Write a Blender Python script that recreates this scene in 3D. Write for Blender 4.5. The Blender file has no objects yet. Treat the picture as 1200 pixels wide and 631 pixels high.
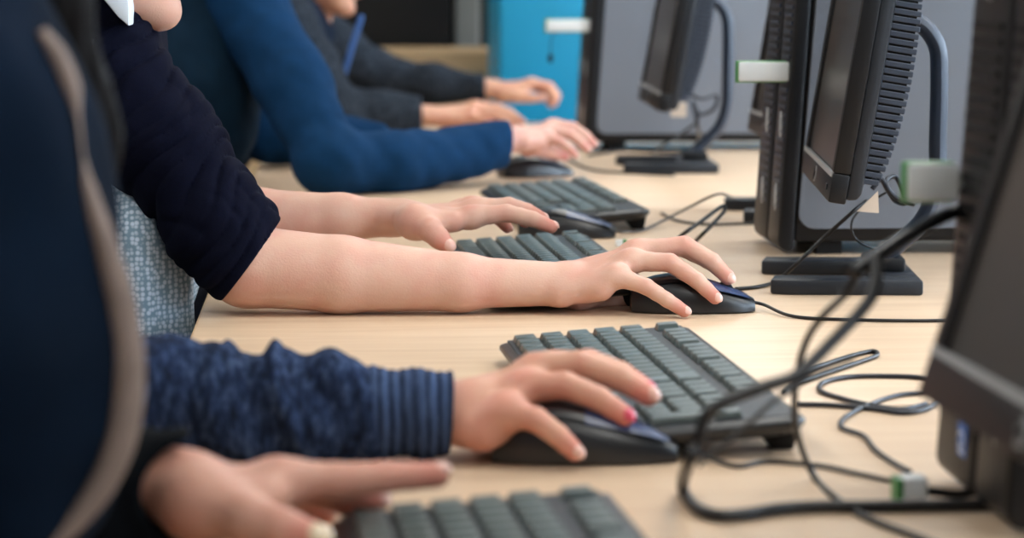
import bpy, math, random
import numpy as np
import openvdb
from mathutils import Vector, Matrix, Euler
V = Vector
SC = bpy.context.scene
COL = SC.collection
random.seed(4)
R = math.radians

# ------------------------------------------------------------------ camera
CAMZ, FPX = 1.09, 2900.0
YAW, PITCH = math.atan(201 / FPX), math.atan(355.5 / FPX)
cam_d = bpy.data.cameras.new('camera')
cam = bpy.data.objects.new('camera', cam_d)
COL.objects.link(cam)
cam.location = (0, 0, CAMZ)
cam.rotation_euler = Euler((math.pi / 2 - PITCH, 0, -YAW), 'XYZ')
cam_d.sensor_width = 36
cam_d.lens = 36 * FPX / 1200
cam_d.clip_start = .05
cam_d.dof.use_dof = True
cam_d.dof.focus_distance = 2.38
cam_d.dof.aperture_fstop = 5.4
SC.camera = cam
CM = cam.rotation_euler.to_matrix()
DESK = .75


def ray(px, py):
    return CM @ V(((px - 600) / FPX, (315.5 - py) / FPX, -1))


def P(px, py, y):
    """world point seen at this pixel of the photograph, at distance y down the room"""
    d = ray(px, py)
    t = y / d.y
    return V((d.x * t, y, CAMZ + d.z * t))


def D(px, py, z=DESK):
    d = ray(px, py)
    t = (z - CAMZ) / d.z
    return V((d.x * t, d.y * t, z))


# ------------------------------------------------------------------ materials
def lin(c):
    return tuple(((x / 255) / 12.92 if x / 255 <= .04045 else ((x / 255 + .055) / 1.055) ** 2.4) for x in c) + (1,)


def mat(name, rgb, rough=.5, metal=0, spec=.5, noise=0, nscale=40, bump=0, bscale=200, coat=0, sheen=0, rgb2=None, stretch=None, emit=0, sss=0, alpha=1, trans=0):
    m = bpy.data.materials.new(name)
    m.use_nodes = True
    nt = m.node_tree
    b = nt.nodes['Principled BSDF']
    c = lin(rgb)
    b.inputs['Base Color'].default_value = c
    b.inputs['Roughness'].default_value = rough
    b.inputs['Metallic'].default_value = metal
    b.inputs['Specular IOR Level'].default_value = spec
    b.inputs['Coat Weight'].default_value = coat
    b.inputs['Sheen Weight'].default_value = sheen
    b.inputs['Transmission Weight'].default_value = trans
    if sss:
        b.inputs['Subsurface Weight'].default_value = sss
        b.inputs['Subsurface Radius'].default_value = (.012, .004, .002)
        b.inputs['Subsurface Scale'].default_value = .6
    if emit:
        b.inputs['Emission Color'].default_value = c
        b.inputs['Emission Strength'].default_value = emit
    tc = nt.nodes.new('ShaderNodeTexCoord')
    mp = nt.nodes.new('ShaderNodeMapping')
    nt.links.new(tc.outputs['Object'], mp.inputs['Vector'])
    if stretch:
        mp.inputs['Scale'].default_value = stretch
    if noise or rgb2:
        n = nt.nodes.new('ShaderNodeTexNoise')
        n.inputs['Scale'].default_value = nscale
        n.inputs['Detail'].default_value = 4
        nt.links.new(mp.outputs[0], n.inputs['Vector'])
        cr = nt.nodes.new('ShaderNodeValToRGB')
        cr.color_ramp.elements[0].position = .3
        cr.color_ramp.elements[1].position = .7
        c2 = lin(rgb2) if rgb2 else tuple(x * (1 + noise) for x in c[:3]) + (1,)
        c1 = c if rgb2 else tuple(x * (1 - noise) for x in c[:3]) + (1,)
        cr.color_ramp.elements[0].color = c1
        cr.color_ramp.elements[1].color = c2
        nt.links.new(n.outputs['Fac'], cr.inputs['Fac'])
        nt.links.new(cr.outputs[0], b.inputs['Base Color'])
    if bump:
        n2 = nt.nodes.new('ShaderNodeTexNoise')
        n2.inputs['Scale'].default_value = bscale
        n2.inputs['Detail'].default_value = 3
        nt.links.new(mp.outputs[0], n2.inputs['Vector'])
        bp = nt.nodes.new('ShaderNodeBump')
        bp.inputs['Strength'].default_value = bump
        bp.inputs['Distance'].default_value = .001
        nt.links.new(n2.outputs['Fac'], bp.inputs['Height'])
        nt.links.new(bp.outputs[0], b.inputs['Normal'])
    return m


def mat_skin(name, rgb, pink):
    m = mat(name, rgb, rough=.5, spec=.35, sss=.12, bump=.25, bscale=450)
    nt = m.node_tree
    b = nt.nodes['Principled BSDF']
    tc = nt.nodes.new('ShaderNodeTexCoord')
    n = nt.nodes.new('ShaderNodeTexNoise')
    n.inputs['Scale'].default_value = 22
    n.inputs['Detail'].default_value = 3
    nt.links.new(tc.outputs['Object'], n.inputs['Vector'])
    mr = nt.nodes.new('ShaderNodeMapRange')
    mr.inputs['From Min'].default_value = .4
    mr.inputs['From Max'].default_value = .75
    mr.inputs['To Max'].default_value = .45
    nt.links.new(n.outputs['Fac'], mr.inputs['Value'])
    at = nt.nodes.new('ShaderNodeAttribute')
    at.attribute_name = 'blush'
    ad = nt.nodes.new('ShaderNodeMath')
    ad.operation = 'ADD'
    ad.use_clamp = True
    nt.links.new(mr.outputs[0], ad.inputs[0])
    nt.links.new(at.outputs['Fac'], ad.inputs[1])
    mx = nt.nodes.new('ShaderNodeMix')
    mx.data_type = 'RGBA'
    mx.inputs[6].default_value = lin(rgb)
    mx.inputs[7].default_value = lin(pink)
    nt.links.new(ad.outputs[0], mx.inputs[0])
    nt.links.new(mx.outputs[2], b.inputs['Base Color'])
    return m


def mat_wood():
    m = mat('pale_beech_laminate', (216, 186, 152), rough=.38, spec=.4)
    nt = m.node_tree
    b = nt.nodes['Principled BSDF']
    tc = nt.nodes.new('ShaderNodeTexCoord')
    mp = nt.nodes.new('ShaderNodeMapping')
    mp.inputs['Scale'].default_value = (1.2, 14, 14)
    nt.links.new(tc.outputs['Object'], mp.inputs['Vector'])
    n = nt.nodes.new('ShaderNodeTexNoise')
    n.inputs['Scale'].default_value = 3.2
    n.inputs['Detail'].default_value = 7
    n.inputs['Distortion'].default_value = .8
    nt.links.new(mp.outputs[0], n.inputs['Vector'])
    cr = nt.nodes.new('ShaderNodeValToRGB')
    e = cr.color_ramp.elements
    e[0].position, e[0].color = .28, lin((206, 177, 147))
    e[1].position, e[1].color = .72, lin((219, 193, 164))
    k = e.new(.5)
    k.color = lin((213, 185, 155))
    nt.links.new(n.outputs['Fac'], cr.inputs['Fac'])
    nt.links.new(cr.outputs[0], b.inputs['Base Color'])
    return m


def mat_knit(name, c1, c2, c3):
    m = mat(name, c1, rough=.95, spec=.1)
    nt = m.node_tree
    b = nt.nodes['Principled BSDF']
    tc = nt.nodes.new('ShaderNodeTexCoord')
    mp = nt.nodes.new('ShaderNodeMapping')
    mp.inputs['Scale'].default_value = (1.0, .6, .35)
    nt.links.new(tc.outputs['Object'], mp.inputs['Vector'])
    n = nt.nodes.new('ShaderNodeTexNoise')
    n.inputs['Scale'].default_value = 190
    n.inputs['Detail'].default_value = 5
    n.inputs['Roughness'].default_value = .7
    nt.links.new(mp.outputs[0], n.inputs['Vector'])
    cr = nt.nodes.new('ShaderNodeValToRGB')
    e = cr.color_ramp.elements
    e[0].position, e[0].color = .36, lin(c2)
    e[1].position, e[1].color = .68, lin(c3)
    k = e.new(.5)
    k.color = lin(c1)
    nt.links.new(n.outputs['Fac'], cr.inputs['Fac'])
    nt.links.new(cr.outputs[0], b.inputs['Base Color'])
    bp = nt.nodes.new('ShaderNodeBump')
    bp.inputs['Strength'].default_value = .6
    bp.inputs['Distance'].default_value = .002
    nt.links.new(n.outputs['Fac'], bp.inputs['Height'])
    nt.links.new(bp.outputs[0], b.inputs['Normal'])
    return m


def mat_blouse():
    m = mat('patterned_blouse', (170, 188, 204), rough=.85, spec=.2)
    nt = m.node_tree
    b = nt.nodes['Principled BSDF']
    tc = nt.nodes.new('ShaderNodeTexCoord')
    v = nt.nodes.new('ShaderNodeTexVoronoi')
    v.inputs['Scale'].default_value = 200
    v.inputs['Randomness'].default_value = .45
    nt.links.new(tc.outputs['Object'], v.inputs['Vector'])
    cr = nt.nodes.new('ShaderNodeValToRGB')
    e = cr.color_ramp.elements
    e[0].position, e[0].color = .28, lin((200, 214, 228))
    e[1].position, e[1].color = .62, lin((122, 148, 166))
    nt.links.new(v.outputs['Distance'], cr.inputs['Fac'])
    nt.links.new(cr.outputs[0], b.inputs['Base Color'])
    return m


M = {}
M['wood'] = mat_wood()
M['wood_edge'] = mat('beech_edge_band', (196, 166, 130), rough=.5)
M['beige'] = mat('beige_cabinet', (196, 164, 124), rough=.6, noise=.06, nscale=8, stretch=(1, 1, 8))
M['taupe'] = mat('taupe_wall_paint', (150, 143, 134), rough=.9, noise=.03)
M['floor'] = mat('grey_linoleum', (84, 84, 86), rough=.6, noise=.12, nscale=30)
M['ceil'] = mat('white_ceiling', (225, 225, 222), rough=.9, noise=.02)
M['turq'] = mat('turquoise_paint', (22, 150, 190), rough=.45, noise=.03, nscale=4)
M['black'] = mat('black_plastic', (12, 14, 18), rough=.42, spec=.35, bump=.15, bscale=900)
M['blackm'] = mat('matt_black_plastic', (10, 11, 14), rough=.6, spec=.3, bump=.2, bscale=700)
M['dkgrey'] = mat('charcoal_plastic', (28, 33, 40), rough=.45, spec=.4, bump=.15, bscale=900)
M['bluegrey'] = mat('blue_grey_plastic', (48, 58, 73), rough=.42, bump=.15, bscale=900)
M['towerside'] = mat('grey_painted_steel', (116, 124, 136), rough=.5, noise=.04, nscale=5, bump=.1, bscale=300)
M['key'] = mat('grey_green_key', (76, 86, 84), rough=.33, spec=.6, noise=.08, nscale=60)
M['kbody'] = mat('keyboard_charcoal', (24, 28, 32), rough=.4, spec=.6)
M['screen'] = mat('dark_screen', (62, 58, 55), rough=.3, spec=.6, noise=.15, nscale=6)  # brownish room reflections put into the screen's base colour
M['silver'] = mat('silver_plastic', (176, 180, 182), rough=.35, metal=.3, noise=.03)
M['mouse'] = mat('glossy_black_mouse', (10, 12, 17), rough=.33, spec=.7, noise=.02)
M['mousetop'] = mat('black_mouse_blue_sheen', (34, 54, 92), rough=.34, spec=.8, noise=.02)  # black shell with the window's blue sheen put into its colour
M['cable'] = mat('black_cable_rubber', (14, 15, 18), rough=.4, noise=.05)
M['cablehi'] = mat('blue_black_cable_rubber', (26, 32, 44), rough=.35, noise=.05)
M['white'] = mat('white_plastic', (232, 238, 240), rough=.35, noise=.02)
M['green'] = mat('clear_green_plastic', (84, 158, 92), rough=.3, trans=.2, noise=.03)
M['paper'] = mat('cream_paper', (206, 192, 176), rough=.8, noise=.03)
M['sticker'] = mat('blue_sticker', (40, 105, 190), rough=.4, noise=.05)
M['skinA'] = mat_skin('skin_warm', (204, 154, 134), (190, 108, 92))
M['skinB'] = mat_skin('skin_tan', (208, 158, 134), (206, 116, 104))
M['skinC'] = mat_skin('skin_fair', (209, 168, 148), (200, 118, 104))
M['skinD'] = mat_skin('skin_pale', (212, 168, 152), (200, 120, 115))
M['skinE'] = mat_skin('skin_peach', (218, 166, 138), (196, 118, 104))
M['nailpink'] = mat('pink_nail_polish', (214, 78, 100), rough=.25, coat=.5, noise=.02)
M['nail'] = mat('bare_nail', (226, 178, 162), rough=.3, coat=.3, noise=.02)
M['nailpale'] = mat('pale_nail_polish', (226, 204, 170), rough=.25, coat=.5, noise=.02)
M['navy'] = mat('navy_jersey', (8, 11, 28), rough=.9, spec=.08, noise=.15, nscale=300, bump=.3, bscale=800)
M['jacket'] = mat('dark_blue_hoodie', (6, 19, 34), rough=.9, spec=.08, noise=.2, nscale=14, bump=.3, bscale=500)
M['jacketin'] = mat('black_sleeve_knit', (9, 13, 18), rough=.95, spec=.1, noise=.2, nscale=200)
M['trim'] = mat('beige_trim', (126, 110, 101), rough=.8, noise=.1, nscale=60)
M['heather'] = mat_knit('heather_blue_knit', (33, 46, 74), (20, 26, 38), (68, 84, 112))
M['cuff'] = mat_knit('ribbed_blue_knit', (33, 46, 74), (20, 26, 38), (68, 84, 112))
def _rib(m):
    nt = m.node_tree; bs = nt.nodes['Principled BSDF']
    tc = nt.nodes.new('ShaderNodeTexCoord'); wv = nt.nodes.new('ShaderNodeTexWave')
    wv.inputs['Scale'].default_value = 38; wv.inputs['Distortion'].default_value = 1.2; wv.inputs['Detail'].default_value = 2
    nt.links.new(tc.outputs['Object'], wv.inputs['Vector'])
    cr = nt.nodes.new('ShaderNodeValToRGB'); cr.color_ramp.elements[0].color = lin((30, 38, 56)); cr.color_ramp.elements[1].color = lin((78, 98, 134))
    nt.links.new(wv.outputs['Fac'], cr.inputs['Fac'])
    src = bs.inputs['Base Color'].links[0].from_socket
    mx = nt.nodes.new('ShaderNodeMix'); mx.data_type = 'RGBA'; mx.inputs[0].default_value = .6
    nt.links.new(src, mx.inputs[6]); nt.links.new(cr.outputs[0], mx.inputs[7]); nt.links.new(mx.outputs[2], bs.inputs['Base Color'])
_rib(M['cuff'])
M['bluesweat'] = mat('royal_blue_sweater', (15, 50, 84), rough=.92, spec=.1, noise=.1, nscale=50, bump=.3, bscale=400)
M['bluesweat_shade'] = mat('shaded_blue_sweater', (8, 30, 46), rough=.92, spec=.12, noise=.15, nscale=30, bump=.3, bscale=400)  # same blue sweater, with the torso's shade put into the colour
M['hoodie'] = mat_knit('charcoal_marl', (40, 46, 54), (26, 30, 37), (62, 70, 80))
M['hoodie2'] = mat('dark_navy_gilet', (17, 29, 48), rough=.8, spec=.15, noise=.2, nscale=20)
M['bluepipe'] = mat('blue_piping', (44, 88, 150), rough=.6, noise=.05)
M['blouse'] = mat_blouse()
M['collar'] = mat('white_collar_cloth', (214, 224, 234), rough=.85, noise=.03)
M['denim'] = mat('dark_denim', (24, 30, 46), rough=.95, noise=.2, nscale=200)
M['hair'] = mat('dark_brown_hair', (13, 11, 12), rough=.65, spec=.2, noise=.3, nscale=60, stretch=(6, 6, .4))
M['shoe'] = mat('dark_shoe_leather', (26, 26, 28), rough=.5, noise=.1)
M['eye'] = mat('eye_white', (228, 224, 218), rough=.15, noise=.01)
M['iris'] = mat('brown_iris', (60, 38, 24), rough=.1, noise=.1)
M['lip'] = mat('lip_pink', (178, 96, 92), rough=.4, noise=.03)
M['chairm'] = mat('grey_chair_shell', (120, 118, 114), rough=.5, noise=.03)
M['metal'] = mat('grey_steel_tube', (120, 122, 126), rough=.3, metal=.9, noise=.03)
M['lamp'] = mat('lamp_diffuser', (255, 250, 240), emit=4.0, noise=.01)
M['glass'] = mat('window_glass', (230, 240, 245), rough=.02, trans=1, noise=.01)
M['glass'].node_tree.nodes['Principled BSDF'].inputs['Alpha'].default_value = .25

# ------------------------------------------------------------------ object helpers


def link(name, verts, faces, material, parent=None, smooth=True, loc=None):
    me = bpy.data.meshes.new(name)
    me.from_pydata([tuple(v) for v in verts], [], [tuple(f) for f in faces])
    me.update()
    return link_me(name, me, material, parent, smooth, loc)


def link_me(name, me, material, parent=None, smooth=True, loc=None):
    if smooth:
        me.polygons.foreach_set('use_smooth', [True] * len(me.polygons))
    for m_ in (material if isinstance(material, (list, tuple)) else [material]):
        me.materials.append(m_)
    o = bpy.data.objects.new(name, me)
    COL.objects.link(o)
    if parent:
        o.parent = parent
    if loc is not None:
        o.location = loc
    return o


def empty(name, label, cat, loc=(0, 0, 0), rz=0, group=None):
    o = bpy.data.objects.new(name, None)
    COL.objects.link(o)
    o.location = loc
    o.rotation_euler = (0, 0, rz)
    o.empty_display_size = .05
    tag(o, label, cat, group)
    return o


def tag(o, label=None, cat=None, group=None, kind=None):
    if label: o['label'] = label
    if cat: o['category'] = cat
    if group: o['group'] = group
    if kind: o['kind'] = kind
    return o


class MB:
    """collects shapes for one mesh"""
    def __init__(s):
        s.v, s.f, s.mi = [], [], []

    def add(s, vs, fs, mi=0, mx=None):
        k = len(s.v)
        s.v += [(mx @ V(v)) if mx else V(v) for v in vs]
        s.f += [tuple(i + k for i in f) for f in fs]
        s.mi += [mi] * len(fs)

    def box(s, lo, hi, mi=0, mx=None):
        x0, y0, z0 = lo
        x1, y1, z1 = hi
        s.add([(x0, y0, z0), (x1, y0, z0), (x1, y1, z0), (x0, y1, z0), (x0, y0, z1), (x1, y0, z1), (x1, y1, z1), (x0, y1, z1)],
              [(0, 3, 2, 1), (4, 5, 6, 7), (0, 1, 5, 4), (1, 2, 6, 5), (2, 3, 7, 6), (3, 0, 4, 7)], mi, mx)

    def prism(s, pts, axis, a, b, mi=0, mx=None):
        """extrude 2-D outline pts along axis (0,1,2) from a to b"""
        n = len(pts)
        def mk(p, t):
            return {0: (t, p[0], p[1]), 1: (p[0], t, p[1]), 2: (p[0], p[1], t)}[axis]
        vs = [mk(p, a) for p in pts] + [mk(p, b) for p in pts]
        fs = [tuple(range(n))[::-1], tuple(range(n, 2 * n))] + [(i, (i + 1) % n, n + (i + 1) % n, n + i) for i in range(n)]
        s.add(vs, fs, mi, mx)

    def tube(s, pts, r, n=8, mi=0, mx=None, flat=1.0):
        vs, fs = tube_geo(pts, r, n, flat)
        s.add(vs, fs, mi, mx)

    def build(s, name, material, parent=None, smooth=False, bevel=0, seg=2, loc=None, rot=None):
        me = bpy.data.meshes.new(name)
        me.from_pydata([tuple(v) for v in s.v], [], s.f)
        me.update()
        import bmesh
        bm = bmesh.new()
        bm.from_mesh(me)
        bmesh.ops.recalc_face_normals(bm, faces=bm.faces)
        if bevel:
            ed = [e for e in bm.edges if len(e.link_faces) == 2 and e.calc_face_angle(0) > R(20)]
            bmesh.ops.bevel(bm, geom=ed, offset=bevel, segments=seg, profile=.5, affect='EDGES', clamp_overlap=True)
        bm.to_mesh(me)
        bm.free()
        o = link_me(name, me, material, parent, False, loc)
        if not bevel and isinstance(material, (list, tuple)):
            for p, i in zip(me.polygons, s.mi):
                p.material_index = i
        if smooth or bevel:
            for p in me.polygons: p.use_smooth = True
            try:
                me.set_sharp_from_angle(angle=R(35))
            except Exception:
                pass
        if rot: o.rotation_euler = rot
        return o


def catmull(pts, sub=8):
    p = [V(q) for q in pts]
    if len(p) < 3: return p
    p = [2 * p[0] - p[1]] + p + [2 * p[-1] - p[-2]]
    out = []
    for i in range(1, len(p) - 2):
        for k in range(sub):
            t = k / sub
            a, b, c, d = p[i - 1], p[i], p[i + 1], p[i + 2]
            out.append(.5 * ((2 * b) + (c - a) * t + (2 * a - 5 * b + 4 * c - d) * t * t + (3 * b - a - 3 * c + d) * t ** 3))
    out.append(p[-2])
    return out


def tube_geo(pts, r, n=8, flat=1.0):
    vs, fs = [], []
    m = len(pts)
    up = V((0, 0, 1))
    prev = None
    for i, p in enumerate(pts):
        t = (pts[min(i + 1, m - 1)] - pts[max(i - 1, 0)])
        t = t.normalized() if t.length > 1e-9 else V((1, 0, 0))
        if prev is None:
            a = t.cross(up)
            if a.length < .1: a = t.cross(V((1, 0, 0)))
        else:
            a = prev - t * prev.dot(t)
        a.normalize()
        prev = a
        b = t.cross(a)
        rr = r[i] if isinstance(r, (list, tuple)) else r
        for k in range(n):
            w = 2 * math.pi * k / n
            vs.append(p + a * math.cos(w) * rr + b * math.sin(w) * rr * flat)
    for i in range(m - 1):
        for k in range(n):
            fs.append((i * n + k, i * n + (k + 1) % n, (i + 1) * n + (k + 1) % n, (i + 1) * n + k))
    fs.append(tuple(range(n))[::-1])
    fs.append(tuple((m - 1) * n + k for k in range(n)))
    return vs, fs


def cable(name, label, pts, r=.0022, material=None, parent=None, group=None, cat='cable', sub=8):
    vs, fs = tube_geo(catmull(pts, sub), r)
    o = link(name, vs, fs, material or M['cable'], parent)
    if not parent: tag(o, label, cat, group)
    return o


def ellipsoid(c, ax, ay, az, rx, ry, rz, n=10):
    vs, fs = [], []
    for i in range(n + 1):
        th = math.pi * i / n
        for j in range(2 * n):
            ph = math.pi * j / n
            vs.append(c + ax * (rx * math.sin(th) * math.cos(ph)) + ay * (ry * math.sin(th) * math.sin(ph)) + az * (rz * math.cos(th)))
    for i in range(n):
        for j in range(2 * n):
            fs.append((i * 2 * n + j, (i + 1) * 2 * n + j, (i + 1) * 2 * n + (j + 1) % (2 * n), i * 2 * n + (j + 1) % (2 * n)))
    return vs, fs


# ------------------------------------------------------------------ distance-field modelling
class Field:
    def __init__(s, lo, hi, h):
        s.lo = np.array(lo, 'f'); s.h = h
        s.n = tuple(int(math.ceil((hi[i] - lo[i]) / h)) for i in range(3))
        s.a = np.full(s.n, .03, 'f')

    def block(s, lo, hi):
        i0 = [max(0, int((lo[i] - s.lo[i]) / s.h)) for i in range(3)]
        i1 = [min(s.n[i], int((hi[i] - s.lo[i]) / s.h) + 2) for i in range(3)]
        if any(i1[i] <= i0[i] for i in range(3)): return None
        ax = [s.lo[i] + s.h * np.arange(i0[i], i1[i], dtype='f') for i in range(3)]
        sl = tuple(slice(i0[i], i1[i]) for i in range(3))
        return sl, ax[0][:, None, None], ax[1][None, :, None], ax[2][None, None, :]

    def comb(s, sl, d, k, op):
        a = s.a[sl]
        if op == 'u':
            if k > 0:
                q = np.maximum(k - np.abs(a - d), 0) / k
                s.a[sl] = np.minimum(a, d) - q * q * k * .25
            else:
                s.a[sl] = np.minimum(a, d)
        elif op == 's':
            d = -d
            if k > 0:
                q = np.maximum(k - np.abs(a - d), 0) / k
                s.a[sl] = np.maximum(a, d) + q * q * k * .25
            else:
                s.a[sl] = np.maximum(a, d)

    def seg(s, a, b, ra, rb, k=.01, op='u', flat=None, disp=None, lenfrac=(0, 1)):
        """tapered capsule; flat=(axis vector, ratio) squashes it; disp(t,X,Y,Z,ang) adds to the radius"""
        m = max(ra, rb) + k + .015
        lo = [min(a[i], b[i]) - m for i in range(3)]
        hi = [max(a[i], b[i]) + m for i in range(3)]
        q = s.block(lo, hi)
        if q is None: return
        sl, X, Y, Z = q
        ab = b - a
        L2 = max(ab.dot(ab), 1e-9)
        t = np.clip(((X - a.x) * ab.x + (Y - a.y) * ab.y + (Z - a.z) * ab.z) / L2, 0, 1)
        ox = X - a.x - t * ab.x
        oy = Y - a.y - t * ab.y
        oz = Z - a.z - t * ab.z
        if flat:
            n, f = flat
            n = n.normalized()
            w = (ox * n.x + oy * n.y + oz * n.z) * (1 / f - 1)
            ox = ox + w * n.x; oy = oy + w * n.y; oz = oz + w * n.z
        r = ra + (rb - ra) * t
        if disp is not None:
            r = r + disp(lenfrac[0] + t * (lenfrac[1] - lenfrac[0]), X, Y, Z)
        d = np.sqrt(ox * ox + oy * oy + oz * oz) - r
        if flat and f < 1: d = d * (.5 + .5 * f)
        s.comb(sl, d, k, op)

    def chain(s, pts, rs, k=.01, **kw):
        L = [0]
        for i in range(len(pts) - 1): L.append(L[-1] + (pts[i + 1] - pts[i]).length)
        for i in range(len(pts) - 1):
            s.seg(pts[i], pts[i + 1], rs[i], rs[i + 1], k, lenfrac=(L[i] / L[-1], L[i + 1] / L[-1]), **kw)

    def ell(s, c, ax, ay, az, rx, ry, rz, k=.01, op='u', disp=None):
        m = max(rx, ry, rz) + k + .015
        q = s.block([c[i] - m for i in range(3)], [c[i] + m for i in range(3)])
        if q is None: return
        sl, X, Y, Z = q
        X = X - c.x; Y = Y - c.y; Z = Z - c.z
        u = (X * ax.x + Y * ax.y + Z * ax.z) / rx
        v = (X * ay.x + Y * ay.y + Z * ay.z) / ry
        w = (X * az.x + Y * az.y + Z * az.z) / rz
        g = np.sqrt(u * u + v * v + w * w)
        g2 = np.sqrt((u / rx) ** 2 + (v / ry) ** 2 + (w / rz) ** 2) + 1e-6
        d = g * (g - 1) / g2
        if disp is not None: d = d - disp(0, X, Y, Z)
        s.comb(sl, d, k, op)

    def plane(s, p, n, k=.003, lo=None, hi=None):
        """cut away everything on the side n points to, inside the box lo..hi"""
        lo = lo if lo is not None else s.lo
        hi = hi if hi is not None else s.lo + np.array(s.n) * s.h
        q = s.block(lo, hi)
        if q is None: return
        sl, X, Y, Z = q
        n = n.normalized()
        d = (X - p.x) * n.x + (Y - p.y) * n.y + (Z - p.z) * n.z
        s.comb(sl, -d, k, 's')

    def mesh(s, name, material, parent=None, blush=None, iters=1):
        b = .02
        arr = np.clip(s.a, -b, b)
        g = openvdb.FloatGrid(b)
        g.copyFromArray(np.ascontiguousarray(arr))
        p, q = g.convertToQuads(0.0)
        p = p * s.h + s.lo
        # keep the largest island only is not needed: everything is unioned
        me = bpy.data.meshes.new(name)
        me.vertices.add(len(p))
        me.vertices.foreach_set('co', p.astype('f').ravel())
        me.loops.add(len(q) * 4)
        me.loops.foreach_set('vertex_index', q[:, ::-1].astype('i').ravel())
        me.polygons.add(len(q))
        me.polygons.foreach_set('loop_start', np.arange(len(q), dtype='i') * 4)
        me.update(calc_edges=True)
        if blush is not None:
            at = me.attributes.new('blush', 'FLOAT', 'POINT')
            val = np.zeros(len(p), 'f')
            for (c, rad, amt) in blush:
                dd = np.linalg.norm(p - np.array(c), axis=1)
                val = np.maximum(val, amt * np.clip(1 - dd / rad, 0, 1))
            at.data.foreach_set('value', val)
        o = link_me(name, me, material, parent)
        return o


X_, Y_, Z_ = V((1, 0, 0)), V((0, 1, 0)), V((0, 0, 1))


def perp(v, t):
    v = v - t * v.dot(t)
    return v.normalized()


def generic_hand(wrist, d, up, thumb_side, curl=.5, s=1.0):
    """five fingers for a relaxed hand; d points along the hand, up out of its back"""
    d = d.normalized(); up = perp(up, d); side = up.cross(d).normalized() * thumb_side
    fs = []
    for i, (off, ln, fwd) in enumerate([(.024, .070, .088), (.008, .078, .092), (-.010, .072, .088), (-.026, .056, .080)]):
        mcp = wrist + d * fwd * s + side * off * s
        a = 0
        pts = [mcp]
        dirv = d
        for L, bend in ((.45, .35), (.30, .8), (.25, .6)):
            a += bend * curl
            v = (d * math.cos(a) - up * math.sin(a)) + side * off * 1.5
            pts.append(pts[-1] + v.normalized() * ln * L * s)
        fs.append(pts)
    t0 = wrist + d * .03 * s + side * .022 * s - up * .006
    th = [t0, t0 + (d * .7 + side * .6 - up * .2).normalized() * .035 * s]
    th.append(th[-1] + (d * .95 + side * .25 - up * .25).normalized() * .028 * s)
    th.append(th[-1] + (d * 1 + side * 0 - up * .3).normalized() * .022 * s)
    return dict(wrist=wrist, up=up, fingers=fs, thumb=th, s=s)


def add_hand(F, H, elbow, fr=1.0):
    """H: wrist, up, fingers [index..pinky] each 4 joints, thumb 4 joints. returns blush spots and nail frames"""
    w, up, s = H['wrist'], H['up'], H.get('s', 1) * fr
    blush, nails = [], []
    k = .009 * s
    mc = [f[0] for f in H['fingers']]
    d = ((mc[1] + mc[2]) / 2 - w).normalized()
    upn = perp(up, d)
    side = upn.cross(d)
    sg = 1 if (mc[0] - mc[3]).dot(side) > 0 else -1
    offs = (.012, .004, -.005, -.013)
    for i, m in enumerate(mc):
        a = w + side * sg * offs[i] * s - upn * .002
        F.seg(a, m - upn * .003 * s, .0145 * s, (.0112, .0115, .0112, .0105)[i] * s, k, flat=(upn, .85))
    # heel of the palm
    F.seg(w + d * .022 * s - side * sg * .015 * s - upn * .008 * s, mc[3] - d * .015 * s - upn * .008 * s, .0125 * s, .0105 * s, k)
    F.seg(w + d * .02 * s + side * sg * .012 * s - upn * .008 * s, mc[1] - d * .02 * s - upn * .010 * s, .0125 * s, .009 * s, k)
    rr = [(.0098, .0086, .0077, .0064), (.0101, .0089, .0079, .0066), (.0096, .0084, .0075, .0062), (.0085, .0074, .0066, .0056)]
    if 'rs' in H: rr = H['rs']
    for i, f in enumerate(H['fingers']):
        r = [x * s for x in rr[i]]
        for j in range(3):
            a, b = f[j], f[j + 1]
            mid = a.lerp(b, .5)
            F.seg(a, mid, r[j], (r[j] + r[j + 1]) * .485, .006 * s if j == 0 else .0018)
            F.seg(mid, b, (r[j] + r[j + 1]) * .485, r[j + 1], .0018)
        # knuckle
        F.ell(f[0] + upn * .0025 * s, d, side, upn, .012 * s, .008 * s, .0055 * s, .009 * s)
        t = (f[3] - f[2]).normalized()
        n = perp(upn, t) if abs(upn.dot(t)) < .97 else perp(d, t)
        nails.append((f[3] + t * r[3] * .25, t, n, r[3]))
        blush += [(tuple(f[3]), .017 * s, .85), (tuple(f[1]), .012 * s, .35), (tuple(f[0] + upn * .008), .012 * s, .3)]
    T = H['thumb']
    tr = [.015 * s, .0115 * s, .0100 * s, .0078 * s]
    for j in range(3):
        F.seg(T[j], T[j + 1], tr[j], tr[j + 1], .010 * s if j == 0 else .003)
    F.seg(w + d * .012, T[0], .014 * s, .015 * s, .010 * s)
    F.seg(T[0], T[1].lerp(mc[0], .55), .013 * s, .0095 * s, .010 * s)
    t = (T[3] - T[2]).normalized()
    nn = H.get('thumb_up', (side * sg * .8 + upn * .5))
    nn = perp(nn, t)
    nails.append((T[3] + t * tr[3] * .25, t, nn, tr[3] * 1.05))
    blush += [(tuple(T[3]), .018 * s, .8), (tuple(T[2]), .013 * s, .3)]
    return blush, nails


def add_nails(nails, parent, material, special=None):
    for i, (c, t, n, r) in enumerate(nails):
        sd = n.cross(t)
        vs, fs = ellipsoid(c + n * r * .62, t, sd, n, r * .92, r * .78, r * .42, 8)
        # bend the nail round the fingertip
        vs = [v - n * (((v - c).dot(sd)) ** 2) / r * .35 - n * max(0, (v - c).dot(t)) ** 2 / r * .35 for v in vs]
        link('fingernail', vs, fs, (special or {}).get(i, material), parent)


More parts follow.
